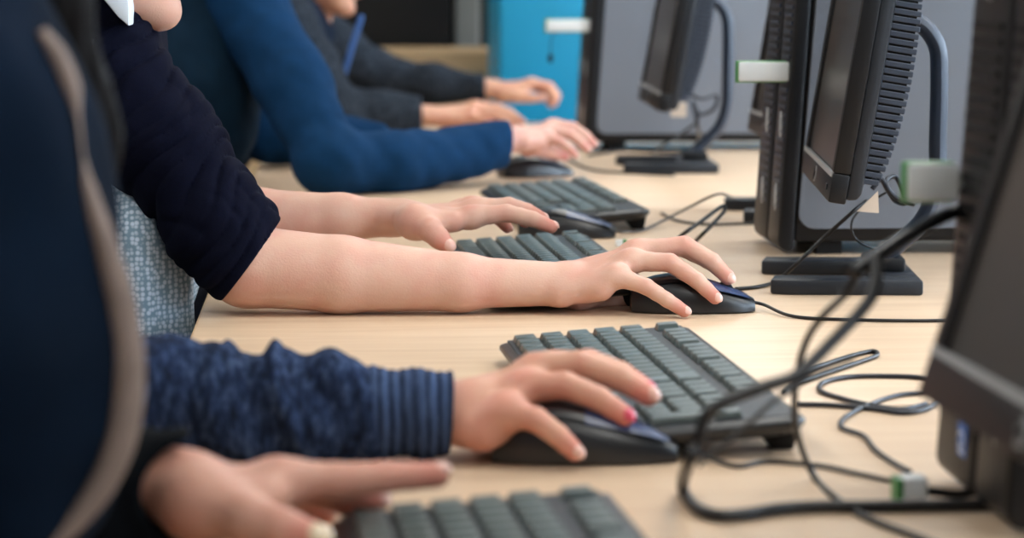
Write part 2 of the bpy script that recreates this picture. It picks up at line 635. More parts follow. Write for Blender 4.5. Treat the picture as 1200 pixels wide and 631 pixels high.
def add_head(F, c, f, u, s=1.0):
    f = f.normalized(); u = perp(u, f); r = f.cross(u)
    g = lambda a, b, d: c + f * a * s + r * b * s + u * d * s
    F.ell(g(-.018, 0, .035), f, r, u, .094 * s, .074 * s, .085 * s, .02)
    F.ell(g(.020, 0, -.035), f, r, u, .066 * s, .058 * s, .074 * s, .03)
    for q in (-1, 1):
        F.seg(g(-.03, q * .055, -.04), g(.05, q * .024, -.088), .014 * s, .013 * s, .025)
        F.ell(g(.05, q * .038, -.03), f, r, u, .026 * s, .022 * s, .022 * s, .02)
        F.ell(g(-.012, q * .073, -.012), f, r, u, .018 * s, .007 * s, .030 * s, .006)
        F.ell(g(-.008, q * .079, -.008), f, r, u, .009 * s, .005 * s, .016 * s, .003, 's')
        F.ell(g(.092, q * .031, .008), f, r, u, .016 * s, .017 * s, .011 * s, .012, 's')
        F.ell(g(.070, q * .031, .012), f, r, u, .0135 * s, .015 * s, .010 * s, .004)
        F.seg(g(.082, q * .014, .024), g(.072, q * .045, .024), .006 * s, .005 * s, .012)
        F.ell(g(.095, q * .011, -.027), f, r, u, .010 * s, .008 * s, .007 * s, .006)
    F.seg(g(.084, 0, .012), g(.105, 0, -.022), .007 * s, .010 * s, .010)
    F.ell(g(.070, 0, -.095), f, r, u, .020 * s, .022 * s, .018 * s, .022)
    F.ell(g(.086, 0, -.051), f, r, u, .010 * s, .022 * s, .006 * s, .007)
    F.ell(g(.084, 0, -.061), f, r, u, .010 * s, .019 * s, .006 * s, .007)
    F.ell(g(.098, 0, -.056), f, r, u, .010 * s, .020 * s, .0012 * s, .002, 's')
    return g, f, r, u


def person(label, J, hands, skin, nailm, h=.0025, zlo=.62, arm_r=None, special=None, group=None, hair=True, legs=True, pants=None):
    """J: dict of joints; the skin is one surface from waist to crown"""
    root = empty('person', label, 'person', (J['pelvis'].x, J['pelvis'].y, 0))
    pts = [J[k] for k in ('headc', 'shR', 'shL', 'elR', 'elL')] + [p for H in hands for f in H['fingers'] for p in f] + [p for H in hands for p in H['thumb']]
    lo = [min(p[i] for p in pts) - .11 for i in range(3)]
    hi = [max(p[i] for p in pts) + .09 for i in range(3)]
    hi[2] = J['headc'].z + .14
    lo[2] = max(min(lo[2], .70), zlo)
    F = Field(lo, hi, h)
    ch, nk = J['chest'], J['neck']
    fwd = J.get('face', X_)
    sd = (J['shL'] - J['shR']).normalized()
    fr = perp(X_, sd)
    F.chain([J['waist'], ch], [.095, .105], .03, flat=(fr, .75))
    F.seg(J['shR'].lerp(J['shL'], .12), J['shL'].lerp(J['shR'], .12), .048, .048, .05)
    F.seg(ch, J['shR'].lerp(J['shL'], .5), .10, .07, .05, flat=(fr, .8))
    F.chain([J['shR'].lerp(J['shL'], .5), nk, J['headc'] - fwd * .02], [.062, .05, .05], .03)
    g, f, r, u = add_head(F, J['headc'], fwd, J.get('headup', Z_))
    ar = arm_r or dict(R=[.042, .036, .033, .030, .025, .0225], L=[.042, .036, .033, .030, .025, .0225])
    blush, nails = [], []
    for sdn, H in zip('RL', hands):
        sh, el, w = J['sh' + sdn], J['el' + sdn], H['wrist']
        rs = ar[sdn]
        fx = J.get('fore' + sdn)
        fp = fx if fx else [el.lerp(w, .3), el.lerp(w, .7)]
        d = (w - el).normalized()
        F.chain([sh, J.get('mid' + sdn, sh.lerp(el, .5)), el], rs[:3], .008)
        F.chain([el] + fp, rs[2:5], .008)
        F.seg(fp[-1], w, rs[4], rs[5], .012, flat=(H['up'], .92))
        b, n = add_hand(F, H, el)
        blush += b; nails += n
        blush.append((tuple(el), .05, .5))
    body = F.mesh('body', skin, None, blush)
    reparent(body, root)
    before = set(COL.objects)
    add_nails(nails, None, nailm, special)
    for q in (-1, 1):
        vs, fs = ellipsoid(g(.0765, q * .031, .007), f, r, u, .0125, .0125, .0125, 10)
        e = link('eye', vs, fs, M['eye'])
        vs, fs = ellipsoid(g(.0875, q * .031, .006), f, r, u, .0022, .0058, .0058, 8)
        i_ = link('iris', vs, fs, M['iris'])
        reparent(e, root)
        i_.parent = e
    lipv, lipf = ellipsoid(g(.0905, 0, -.056), f, r, u, .0065, .018, .008, 8)
    l_ = link('lips', lipv, lipf, M['lip'])
    for o in set(COL.objects) - before:
        if o.parent is None: reparent(o, root)
    if hair:
        FH = Field([g(0, 0, 0)[i] - .2 for i in range(3)], [g(0, 0, 0)[i] + .2 for i in range(3)], .004)
        FH.ell(g(-.024, 0, .042), f, r, u, .102, .084, .090, .01, disp=lambda t, X, Y, Z: .002 * np.sin(180 * (Y + .3 * X)) * np.cos(60 * Z))
        FH.ell(g(-.07, 0, -.04), f, r, u, .05, .065, .07, .03)
        FH.ell(g(-.115, 0, .02), f, r, u, .035, .035, .035, .012)
        FH.ell(g(.066, 0, -.045), f, r, u, .085, .1, .085, .02, 's')
        FH.ell(g(.10, 0, .0), f, r, u, .055, .08, .055, .02, 's')
        ho = FH.mesh('hair', M['hair'])
        reparent(ho, root)
    if legs:
        pel = J['pelvis']
        FP = Field([pel.x - .2, pel.y - .24, .05], [pel.x + .62, pel.y + .24, .66], .008)
        FP.seg(pel + V((0, -.07, 0)), pel + V((0, .07, 0)), .105, .105, .03)
        FP.seg(pel, pel + V((.02, 0, .1)), .11, .10, .03)
        wr = lambda t, X, Y, Z: .003 * np.sin(70 * X + 25 * Z + 9 * Y)
        for q in (-1, 1):
            hp = pel + V((.02, q * .09, -.01)); kn = pel + V((.44, q * .11, .02)); an = V((pel.x + .40, pel.y + q * .11, .10))
            FP.chain([hp, kn], [.09, .062], .03, disp=wr)
            FP.chain([kn, an], [.060, .042], .02, disp=wr)
            FS = Field([an.x - .09, an.y - .07, 0], [an.x + .25, an.y + .07, .16], .005)
            FS.seg(V((an.x - .02, an.y, .045)), V((an.x + .15, an.y, .035)), .04, .034, .02)
            FS.seg(V((an.x, an.y, .05)), V((an.x, an.y, .10)), .04, .036, .02)
            FS.plane(V((0, 0, .003)), V((0, 0, -1)))
            reparent(FS.mesh('shoe', M['shoe']), root)
        reparent(FP.mesh('trousers', pants or M['denim']), root)
    return root, g


def reparent(o, root):
    o.parent = root
    o.matrix_parent_inverse = Matrix.Translation(-root.location)


def folds(amp, freq, ph=0.0, tilt=(0, 0, 0), env=None, amp2=.0012, crease=.0):
    """ring folds round a sleeve, irregular"""
    def f(t, X, Y, Z):
        w = freq * t + tilt[0] * X + tilt[1] * Y + tilt[2] * Z + ph
        w = w + .9 * np.sin(31 * Y + 17 * X + 11 * Z + ph) + .6 * np.sin(53 * Z - 23 * X + ph * 2)
        v = np.sin(w)
        e = env(t) if env else 1.0
        cr_ = np.sin(w * 1.15 + 1.3 * np.sin(38 * X + 46 * Y + ph) + .8 * np.sin(44 * Z))
        return e * (amp * (v * .5 + .5 * np.sign(v) * np.abs(v) ** 2)) - crease * (1 - np.abs(cr_)) ** 1.8 + amp2 * np.sin(95 * X + 40 * Z) * np.sin(80 * Y + 60 * Z + 1.3)
    return f

# ------------------------------------------------------------------ the room
def struct(name, mb, m, bevel=0):
    o = mb.build(name, m, None, bevel=bevel)
    return tag(o, kind='structure')


def one_box(lo, hi):
    b = MB(); b.box(lo, hi); return b


XL, XR, YF, YB, ZC = -2.6, 3.4, -2.2, 7.2, 2.75
struct('floor', one_box((XL, YF, -.1), (XR, YB, 0)), M['floor'])
struct('ceiling', one_box((XL, YF, ZC), (XR, YB, ZC + .1)), M['ceil'])
struct('wall_back', one_box((XL, YB, 0), (XR, YB + .12, ZC)), M['taupe'])
wf = MB()
FILL_WIN = [(-2.2, -.2), (.4, 2.6)]  # windows added behind the camera to light the sides facing it
wf.box((XL, YF - .12, 0), (XR, YF, .95)); wf.box((XL, YF - .12, 2.45), (XR, YF, ZC))
xs = [XL] + [x for w_ in FILL_WIN for x in w_] + [XR]
for i in range(0, len(xs), 2): wf.box((xs[i], YF - .12, .95), (xs[i + 1], YF, 2.45))
struct('wall_front', wf, M['taupe'])
for i, (a, b) in enumerate(FILL_WIN):
    w = MB()
    for x0, x1 in ((a, a + .06), (b - .06, b), ((a + b) / 2 - .03, (a + b) / 2 + .03)): w.box((x0, YF - .1, .95), (x1, YF - .05, 2.45))
    w.box((a, YF - .1, .95), (b, YF - .05, 1.01)); w.box((a, YF - .1, 2.39), (b, YF - .05, 2.45))
    wo = struct('window_%d' % (i + 4), w, M['white'])  # frame of an added fill window
    one_box((a + .06, YF - .08, 1.01), (b - .06, YF - .074, 2.39)).build('pane', M['glass'], wo)
struct('wall_left', one_box((XL - .12, YF, 0), (XL, YB, ZC)), M['taupe'])
wr = MB()
WIN = [(-1.4, .4), (1.3, 3.1), (4.0, 5.8)]
wr.box((XR, YF, 0), (XR + .2, YB, .95)); wr.box((XR, YF, 2.45), (XR + .2, YB, ZC))
ys = [YF] + [y for w in WIN for y in w] + [YB]
for i in range(0, len(ys), 2): wr.box((XR, ys[i], .95), (XR + .2, ys[i + 1], 2.45))
struct('wall_right', wr, M['taupe'])
for i, (a, b) in enumerate(WIN):
    w = MB()
    for y0, y1 in ((a, a + .06), (b - .06, b), ((a + b) / 2 - .03, (a + b) / 2 + .03)): w.box((XR + .08, y0, .95), (XR + .14, y1, 2.45))
    w.box((XR + .08, a, .95), (XR + .14, b, 1.01)); w.box((XR + .08, a, 2.39), (XR + .14, b, 2.45))
    wo = struct('window_%d' % (i + 1), w, M['white'])
    g = one_box((XR + .105, a + .06, 1.01), (XR + .111, b - .06, 2.39)).build('pane', M['glass'], wo)

pl = MB(); pl.prism([(.325, 6.92), (.385, 6.92), (.392, 6.93), (.392, 7.2), (.318, 7.2), (.318, 6.93)], 2, 0, ZC)
tag(pl.build('trim_1', M['silver']), kind='structure')
M['post'] = mat('pale_grey_post', (142, 140, 134), rough=.6, noise=.03)
bpy.data.objects['trim_1'].data.materials[0] = M['post']

# beige cabinet, black cabinet, turquoise cupboard at the back of the room
def cabinet(name, lo, hi, m, label, cat, doors=2, facing='y'):
    r = empty(name, label, cat, ((lo[0] + hi[0]) / 2, (lo[1] + hi[1]) / 2, lo[2]))
    b = one_box(lo, hi).build('carcass', m, None, bevel=.004); reparent(b, r)
    n = doors
    w = (hi[0] - lo[0]) / n
    for i in range(n):
        d = one_box((lo[0] + i * w + .004, lo[1] - .018, lo[2] + .08), (lo[0] + (i + 1) * w - .004, lo[1] - .001, hi[2] - .03)).build('door', m, None, bevel=.003)
        reparent(d, r)
        hx = lo[0] + (i + 1) * w - .04 if i % 2 == 0 else lo[0] + i * w + .04
        hb = MB(); hb.tube([V((hx, lo[1] - .018, lo[2] + (hi[2] - lo[2]) * .3)), V((hx, lo[1] - .045, lo[2] + (hi[2] - lo[2]) * .3)), V((hx, lo[1] - .045, lo[2] + (hi[2] - lo[2]) * .3 + .12)), V((hx, lo[1] - .018, lo[2] + (hi[2] - lo[2]) * .3 + .12))], .005)
        hbo = hb.build('handle', M['metal'], None, smooth=True); hbo.parent = d
    return r


cabinet('low_cabinet', (-.25, 6.3, 0), (.409, 6.75, .872), M['beige'], 'beige wooden low cabinet at the back of the room', 'cabinet')
cabinet('tall_cabinet', (-.30, 6.80, 0), (.305, 7.18, 1.9), M['blackm'], 'tall black cabinet behind the beige low cabinet', 'cabinet')
M['olive'] = mat('dark_green_grey', (58, 66, 62), rough=.7, noise=.05)
cabinet('gap_filler', (.40, 6.95, 0), (.62, 7.18, 1.85), M['olive'], 'dark grey-green upright standing in for the gap beside the pale post', 'gap_filler', 1)  # stands in for the dark gap between post and turquoise cupboard
cabinet('turquoise_cupboard', (.374, 5.85, 0), (1.25, 6.28, 1.9), M['turq'], 'turquoise cupboard behind the farthest computer tower', 'cupboard', 2)

# ceiling lamps
for x in (-1.4, .9, 2.4):
    for y in (-.6, 1.6, 3.8, 6.0):
        r = empty('ceiling_lamp', 'white ceiling lamp panel above the computer desks', 'lamp', (x, y, ZC), group='ceiling lamp panels')
        f = MB(); f.box((-.32, -.62, -.05), (.32, -.58, 0)); f.box((-.32, .58, -.05), (.32, .62, 0)); f.box((-.32, -.58, -.05), (-.29, .58, 0)); f.box((.29, -.58, -.05), (.32, .58, 0))
        f.build('frame', M['white'], r)
        one_box((-.29, -.58, -.04), (.29, .58, -.03)).build('diffuser', M['lamp'], r)

# ------------------------------------------------------------------ desks
DX0, DX1 = -.1385, 1.30
for i, (y0, y1, lb) in enumerate([(.31, 1.875, 'pale beech desk under the two nearest keyboards, black cables on it'), (1.879, 3.45, 'pale beech desk carrying the bare forearms and the small cable loops'), (3.454, 5.4, 'pale beech desk at the far end under the blue sleeve')]):
    r = empty('desk', lb, 'desk', ((DX0 + DX1) / 2, (y0 + y1) / 2, 0), group=None)
    cx, cy = r.location.x, r.location.y
    t = one_box((DX0, y0, DESK - .025), (DX1, y1, DESK)).build('desktop', M['wood'], None, bevel=.0012); reparent(t, r)
    e = one_box((DX0 - .0015, y0, DESK - .0245), (DX0, y1, DESK - .0008)).build('edge_band', M['wood_edge'], None); reparent(e, r)
    for x in (DX0 + .12, DX1 - .12):
        for y in (y0 + .06, y1 - .06):
            l = MB(); l.tube([V((x, y, 0)), V((x, y, DESK - .025))], .02, 14)
            l = l.build('leg', M['metal'], None, smooth=True); reparent(l, r)
    a = one_box((DX0 + .12, y0 + .05, DESK - .065), (DX1 - .12, y0 + .07, DESK - .026)); a.box((DX0 + .12, y1 - .07, DESK - .065), (DX1 - .12, y1 - .05, DESK - .026))
    reparent(a.build('apron', M['metal'], None), r)


# ------------------------------------------------------------------ computer towers
def tower(x, y0, label, w=.178, vm='bluegrey', rz=0):
    """front at x (foot of the front), side facing the camera at y0"""
    r = empty('computer_tower', label, 'computer tower', (x, y0, DESK), rz)
    H, L, B = .46, .44, .020
    lean = .027
    # case side profile (x,z)
    def fx(z): return lean * z / H
    case = MB()
    prof = [(B, .016), (L - .012, .016), (L, .028), (L, H - .012), (L - .012, H), (fx(H) + B, H)]
    case.prism(prof, 1, .004, w - .004)
    case.build('case', M['black'], r, bevel=.004)
    side = MB()
    rr = .018
    pr = []
    x0, x1, z0, z1 = B + .004, L - .012, .032, H - .014
    for (cx_, cz_, a0) in ((x0 + rr, z0 + rr, 180), (x1 - rr, z0 + rr, 270), (x1 - rr, z1 - rr, 0), (x0 + rr + lean * .95, z1 - rr, 90)):
        for k in range(5):
            a = R(a0 + k * 22.5)
            pr.append((cx_ + rr * math.cos(a), cz_ + rr * math.sin(a)))
    side.prism(pr, 1, -.001, .003)
    side.build('side_panel', M['towerside'], r, bevel=.0012)
    # front bezel: two rounded columns seen from above
    bz = MB()
    for (ya, yb, dp) in ((.0, w * .43, 0), (w * .47, w, 0.0)):
        out = [(B - .001 + fx(.0), .004)]
        pts = [(B - .001, 0.006), (B - .001 + lean, H + .003), (lean + .006, H + .003), (lean + .001, H - .004)]
        for k in range(6):
            a = R(180 + 18 * k)
            pts.append((.0125 + .0125 * math.cos(a), .018 + .013 * math.sin(a)))
        bz.prism(pts, 1, ya, yb)
    bz.build('front_bezel', M['black'], r, bevel=.005, seg=3)
    mid = MB(); mid.prism([(B - .001, .01), (B - .001 + lean, H), (lean + .008, H), (.007, .03)], 1, w * .42, w * .48)
    mid.build('bezel_groove', M['blackm'], r)
    for (ya, yb) in ((w * .08, w * .36), (w * .55, w * .92)):
        vents = MB()
        for k in range(26):
            z = .055 + k * .0098
            xx = fx(z) - .0014
            vents.box((xx, ya, z), (xx + .004, yb, z + .0045))
        vents.build('vent_grille', M[vm], r)
    bay = MB(); z = .372
    bay.box((fx(z) - .001, w * .53, z), (fx(z) + .004, w * .94, z + .036)); bay.box((fx(z) - .001, w * .53, z + .044), (fx(z) + .004, w * .94, z + .08))
    bay.build('drive_bay', M['dkgrey'], r, bevel=.001)
    for zz, yy in ((.150, .22), (.150, .74), (.065, .22), (.065, .74)):
        e = MB(); vs, fs = ellipsoid(V((fx(zz) - .0005, w * yy, zz)), X_, Y_, Z_, .0022, .008, .019, 8); e.add(vs, fs)
        e.build('bezel_glint', M['silver'], r, smooth=True)  # silver ovals drawn as glints, for light reflected on the bezel
    b = MB(); vs, fs = ellipsoid(V((fx(.30) + .0005, w * .74, .325)), X_, Y_, Z_, .003, .007, .007, 8); b.add(vs, fs)
    b.build('power_button', M['silver'], r, smooth=True)
    for xx in (.05, L - .06):
        for yy in (.02, w - .035):
            one_box((xx, yy, 0), (xx + .03, yy + .015, .017)).build('foot', M['blackm'], r)
    return r


tC = tower(.5135, 2.87, 'black and grey computer tower behind the middle monitor', rz=R(0))
tA = tower(.393, 1.42, 'black computer tower behind nearest monitor, blue sticker on its front', vm='blackm')
tD = tower(.447, 4.54, 'black and grey computer tower behind the farthest monitor, turquoise cupboard behind')
# blue sticker with white marks on the near tower
st = MB(); c = P(1145, 517, 1.53) - tA.location
sx = .027 * c.z / .46 - .0012
st.box((sx - .0004, 1.521 - 1.42, c.z - .011), (sx + .001, 1.541 - 1.42, c.z + .011))
so = st.build('sticker', M['sticker'], tA); so['label'] = 'blue sticker with white marks'
st = MB(); st.tube([V((sx - .0007, .111 + .006 * math.cos(a), c.z + .001 + .005 * math.sin(a))) for a in [k * .3 for k in range(20)]], .0007, 5)
st.box((sx - .0008, .106, c.z - .008), (sx, .116, c.z - .006))
st.build('sticker_mark', M['white'], so)


def usb_stick(base, L, H_, label, lanyard=None):
    """base: point where it enters the tower; sticks out towards -x"""
    r = empty('usb_stick', label, 'usb stick', base)
    b = MB(); b.box((-L, -.0052, -H_ / 2 + .0016), (-.006, .0052, H_ / 2 - .0016)); b.build('label_plate', M['white'], r, bevel=.002)
    g = MB(); g.box((-L - .003, -.003, -H_ / 2), (-.008, .0048, H_ / 2)); g.build('shell', M['green'], r, bevel=.002)
    p = MB(); p.box((-.007, -.0022, -.006), (.004, .0022, .006)); p.build('plug', M['silver'], r)
    if lanyard:
        pts = [V((-L - .003, 0, 0))] + [V(q) for q in lanyard]
        vs, fs = tube_geo(catmull(pts), .0011, 6); link('lanyard', vs, fs, M['cable'], r)
        e = MB(); q = V(lanyard[-1]); vs, fs = ellipsoid(q, X_, Y_, Z_, .005, .005, .009, 7); e.add(vs, fs)
        e.build('lanyard_toggle', M['blackm'], r, smooth=True)
    return r


b = P(917, 84, 2.888); usb_stick(V((.5135 + .019, 2.888, b.z)), .5325 - P(865, 84, 2.888).x, .026, 'white and green usb stick in the tower behind the middle monitor')
b = P(1145, 213, 1.585); usb_stick(V((.393 + .014, 1.585, b.z)), .407 - P(1062, 213, 1.585).x, .027, 'blurred white and green usb stick left of the nearest monitor')
b = P(680, 30, 4.56); usb_stick(V((.447 + .019, 4.56, b.z)), .466 - P(640, 30, 4.56).x, .025, 'white usb stick with black lanyard in front of turquoise cupboard', [(-.073, 0, -.008), (-.078, 0, -.03), (-.079, 0, -.06)])


# ------------------------------------------------------------------ monitors
def monitor(xb, yc, zb, label, tilt=9, yaw=0, W=.375, H=.33, group=None, base_off=(0, 0), logo=True, base=True):
    """xb: front face bottom edge x at its middle; faces -x. yaw turns it"""
    r = empty('monitor', label, 'monitor', (xb + base_off[0], yc + base_off[1], DESK), R(yaw), group)
    hd = Matrix.Translation(V((-base_off[0], -base_off[1], zb - DESK))) @ Matrix.Rotation(R(tilt), 4, 'Y')
    w2 = W / 2
    bz = MB()
    fr = .020
    for lo, hi in (((0, -w2, 0), (.018, w2, .030)), ((0, -w2, H - fr), (.018, w2, H)), ((0, -w2, .0302), (.018, -w2 + fr, H - fr - .0002)), ((0, w2 - fr, .0302), (.018, w2, H - fr - .0002))):
        bz.box(lo, hi, 0, hd)
    bz.build('bezel', M['black'], r, bevel=.0022)
    s = MB(); s.box((.004, -w2 + fr - .001, .029), (.012, w2 - fr + .001, H - fr + .001), 0, hd); s.build('screen', M['screen'], r)
    lip = MB(); lip.box((-.0012, -w2 + .003, .0255), (.002, w2 - .003, .0305), 0, hd); lip.build('bezel_sheen_lip', M['silver'], r)  # pale silver strip carries the sheen of the bottom bezel
    bk = MB()
    bk.prism([(.0175, .004), (.029, .006), (.033, .012), (.033, H - .02), (.029, H - .006), (.0175, H - .004)], 1, -w2 + .003, w2 - .003, 0, hd)
    bk.build('rear_shell', M['dkgrey'], r, bevel=.004)
    # deep curved vent housing
    vt = MB(); sl = MB()
    n = 16
    def dp(z): q = z / H; return .033 + .030 * math.sin(math.pi * min(1, max(0, (q - .02) / .98)) ** .8) ** .6 * 1.0
    prof = [(.0325, .02)] + [(dp(.02 + (H - .04) * k / n) - .004, .02 + (H - .04) * k / n) for k in range(1, n)] + [(.0325, H - .02)]
    vt.prism(prof, 1, -w2 + .014, w2 - .014, 0, hd)
    vt.build('vent_core', M['blackm'], r)
    nk = 38
    for k in range(nk):
        z = .026 + (H - .052) * k / (nk - 1)
        d = dp(z)
        if d < .036: continue
        sl.box((.032, -w2 + .011, z - .0030), (d, w2 - .011, z + .0026), 0, hd)
    sl.build('vent_slats', M['bluegrey'], r, bevel=.0008, seg=1)
    pb = MB(); pb.box((-.0015, -w2 + .03, .010), (.001, -w2 + .042, .016), 0, hd); pb.build('power_button', M['dkgrey'], r, bevel=.0007)
    if logo:
        # round silver badge with two slanted letters
        lg = MB(); cy, cz = .0, .0135
        for k, (y0, seq) in enumerate(((-.0052, 'h'), (.0004, 'p'))):
            pass
        m2 = hd @ Matrix.Translation(V((-.0008, cy, cz))) @ Matrix.Scale(-1, 4, Y_)
        disc = [V((.0004, .0085 * math.cos(a), .0085 * math.sin(a))) for a in [k * math.pi / 14 for k in range(28)]]
        lg.prism([(p.y, p.z) for p in disc], 0, .0, .001, 0, m2)
        lo_ = lg.build('badge', M['silver'], r)
        le = MB()
        def st_(a, b_): le.tube([V((-.0004, a[0], a[1])), V((-.0004, b_[0], b_[1]))], .0007, 5, 0, m2)
        st_((-.005, -.0045), (-.0028, .0062)); st_((-.0042, 0), (-.0018, .0022)); st_((-.0018, .0022), (-.0005, .0016)); st_((-.0005, .0016), (-.0014, -.0035))
        st_((.0002, -.0065), (.0024, .0026)); st_((.0024, .0026), (.0048, .0022)); st_((.0048, .0022), (.004, -.0022)); st_((.004, -.0022), (.0014, -.0026))
        le.build('lettering', M['black'], lo_)
    # stand: hooked blade arm rising from the base and bending into the back
    B0 = V((0, 0, 0))
    att = hd @ V((.073, 0, H * .58))
    arm = MB()
    ap = [(att.x - .03, att.z), (att.x - .006, att.z), (att.x + .012, att.z - .006), (att.x + .027, att.z - .028), (att.x + .030, att.z - .06), (att.x + .030, .16), (att.x + .029, .11), (att.x + .018, .072), (att.x - .008, .044), (att.x - .036, .022), (att.x - .05, .010)]
    arm.tube(catmull([V((x, 0, z)) for x, z in ap], 5), .019, 16, flat=.5)
    arm.build('stand_arm', M['bluegrey'], r, smooth=True)
    if base:
        bx = att.x - .035
        bb = MB()
        for s_, y0 in ((-1, -.105), (1, .062)):
            bb.prism([(bx - .115, y0), (bx - .09, y0 + .012), (bx - .09, y0 + .043) if s_ < 0 else (bx - .105, y0 + .043), (bx + .03, y0 + .043), (bx + .035, y0)] if False else
                     [(bx - .118, y0 + .006), (bx - .100, y0), (bx + .04, y0), (bx + .04, y0 + .043), (bx - .112, y0 + .043)], 2, .0, .016)
        bb.box((bx - .012, -.0625, 0), (bx + .04, .0625, .0158))
        bb.build('base', M['dkgrey'], r, bevel=.003)
        nk_ = MB(); nk_.box((bx - .012, -.03, .015), (bx + .03, .03, .03)); nk_.build('neck', M['black'], r, bevel=.003)
    return r


mC = monitor(.507, 2.625, DESK + .105, 'black monitor in the middle with vented back, standing before the grey tower', tilt=9, yaw=-6.5)
mD = monitor(.515, 4.14, DESK + .108, 'farthest black monitor, standing left of the middle monitor', tilt=10, yaw=-2)
mE = monitor(.585, 3.35, DESK + .105, 'black monitor mostly hidden behind the middle grey tower', tilt=9, yaw=0, logo=False)
mA = monitor(.3375, 1.205, DESK + .094, 'large blurred black monitor nearest, leaning back at the right edge', tilt=17, yaw=2, W=.375)


# ------------------------------------------------------------------ keyboards
def key_mesh(w, d):
    me = bpy.data.meshes.get('key_%d_%d' % (w * 1e5, d * 1e5))
    if me: return me
    m = MB(); h = .0052
    b = (w - .0030) / 2; c = (d - .0036) / 2; t = .0018
    pts = [(-b, -c, 0), (b, -c, 0), (b, c, 0), (-b, c, 0), (-b + t, -c + t * .8, h), (b - t, -c + t * .8, h), (b - t, c - t, h * 1.05), (-b + t, c - t, h * 1.05)]
    m.add(pts, [(0, 3, 2, 1), (4, 5, 6, 7), (0, 1, 5, 4), (1, 2, 6, 5), (2, 3, 7, 6), (3, 0, 4, 7)])
    o = m.build('key', M['key'], bevel=.0006, seg=1)
    me = o.data
    bpy.data.objects.remove(o)
    me.name = 'key_%d_%d' % (w * 1e5, d * 1e5)
    return me


def keyboard(pos, rz, label, length=.450):
    """local +u runs from the user's left to right, +v away from the user; root at front-left(far) corner"""
    r = empty('keyboard', label, 'keyboard', pos, rz)
    # local axes: x = v (away from the user), y = -u
    TL = .168
    slope = math.atan2(.012, TL)
    kb = Matrix.Rotation(-slope, 4, 'Y')
    kb = Matrix.Translation(V((0, 0, .003))) @ kb
    b = MB()
    def ring(ins, z):
        x0, x1, y0, y1 = ins, TL - ins, -length + ins, -ins
        c = .010
        return [(x0 + c, y0, z), (x1 - c, y0, z), (x1, y0 + c, z), (x1, y1 - c, z), (x1 - c, y1, z), (x0 + c, y1, z), (x0, y1 - c, z), (x0, y0 + c, z)]
    rings = [ring(.014, 0), ring(.004, .003), ring(0, .009), ring(.001, .0125), ring(.006, .0145)]
    vs = [p for q in rings for p in q]
    fs = [tuple(range(8))[::-1], tuple(range(32, 40))]
    for i in range(4):
        for k in range(8): fs.append((i * 8 + k, i * 8 + (k + 1) % 8, (i + 1) * 8 + (k + 1) % 8, (i + 1) * 8 + k))
    b.add(vs, fs, 0, kb)
    b.build('body', M['kbody'], r, bevel=.0008, seg=1)
    deck = MB(); deck.box((.008, -length + .008, .0140), (TL - .008, -.008, .0152), 0, kb); deck.build('deck', M['dkgrey'], r)
    for u in (.03, length - .05):
        f = MB(); f.prism([(TL - .02, .0), (TL - .005, .0), (TL - .002, .016), (TL - .03, .014)], 1, -u - .02, -u)
        f.build('foot', M['blackm'], r, bevel=.001)
    P_ = .01905
    u0, v0 = .0115, .0125
    keys = []
    def row(v, ulist, start, vd=1):
        u = start
        for wd in ulist:
            if wd > 0: keys.append((u + wd / 2, v + vd / 2, wd, vd))
            u += abs(wd)
    row(0, [1.25, 1.25, 1.25, 6.25, 1.25, 1.25, 1.25, 1.25], 0)
    row(1, [1.25, 1, 1, 1, 1, 1, 1, 1, 1, 1, 1, 1, 2.75], 0)
    row(2, [1.75, 1, 1, 1, 1, 1, 1, 1, 1, 1, 1, 1, 1, 1.25], 0)
    row(3, [1.5, 1, 1, 1, 1, 1, 1, 1, 1, 1, 1, 1, 1, 1.5], 0)
    row(4, [1, 1, 1, 1, 1, 1, 1, 1, 1, 1, 1, 1, 1, 2], 0)
    row(5.35, [1, -1, 1, 1, 1, 1, -.5, 1, 1, 1, 1, -.5, 1, 1, 1, 1], 0)
    row(0, [1, 1, 1], 15.3); row(1, [-1, 1], 15.3); row(3, [1, 1, 1], 15.3); row(4, [1, 1, 1], 15.3); row(5.35, [1, 1, 1], 15.3)
    row(0, [2, 1], 18.6); row(1, [1, 1, 1], 18.6); row(2, [1, 1, 1], 18.6); row(3, [1, 1, 1], 18.6); row(4, [1, 1, 1, 1], 18.6)
    keys.append((22.1, 1, 1, 2)); keys.append((22.1, 3, 1, 2))
    vp = (TL - .021) / 6.35
    sc = (length - .023) / (22.6 * P_)
    last = []
    for i, (u, v, wd, vd) in enumerate(keys):
        me = key_mesh(vp * vd, P_ * sc * wd)
        mx = kb @ Matrix.Translation(V((v0 - .002 + v * vp, -u0 - u * P_ * sc, .0150)))
        if i < 100:
            o = bpy.data.objects.new('key', me); COL.objects.link(o); o.parent = r; o.matrix_local = mx
        else: last.append((me, mx))
    if last:
        m = MB()
        for me, mx in last: m.add([v.co for v in me.vertices], [tuple(p.vertices) for p in me.polygons], 0, mx)
        o = m.build('keys', M['key'], r, smooth=True); o['kind'] = 'stuff'
    return r


def kb_from(px_backfar, px_backnear, zb, label, zn=None):
    a = D(*px_backfar, DESK + zb); b_ = D(*px_backnear, DESK + zb)
    d = (a - b_); rz = math.atan2(-d.x, d.y)
    # back-far corner is at local (TL, 0): root = a - R*(TL,0)
    o = V((a.x - .168 * math.cos(rz), a.y - .168 * math.sin(rz), DESK))
    print(label[:30], 'len', d.length, 'rot', math.degrees(rz), tuple(round(q, 3) for q in a), tuple(round(q, 3) for q in b_))
    return o, rz


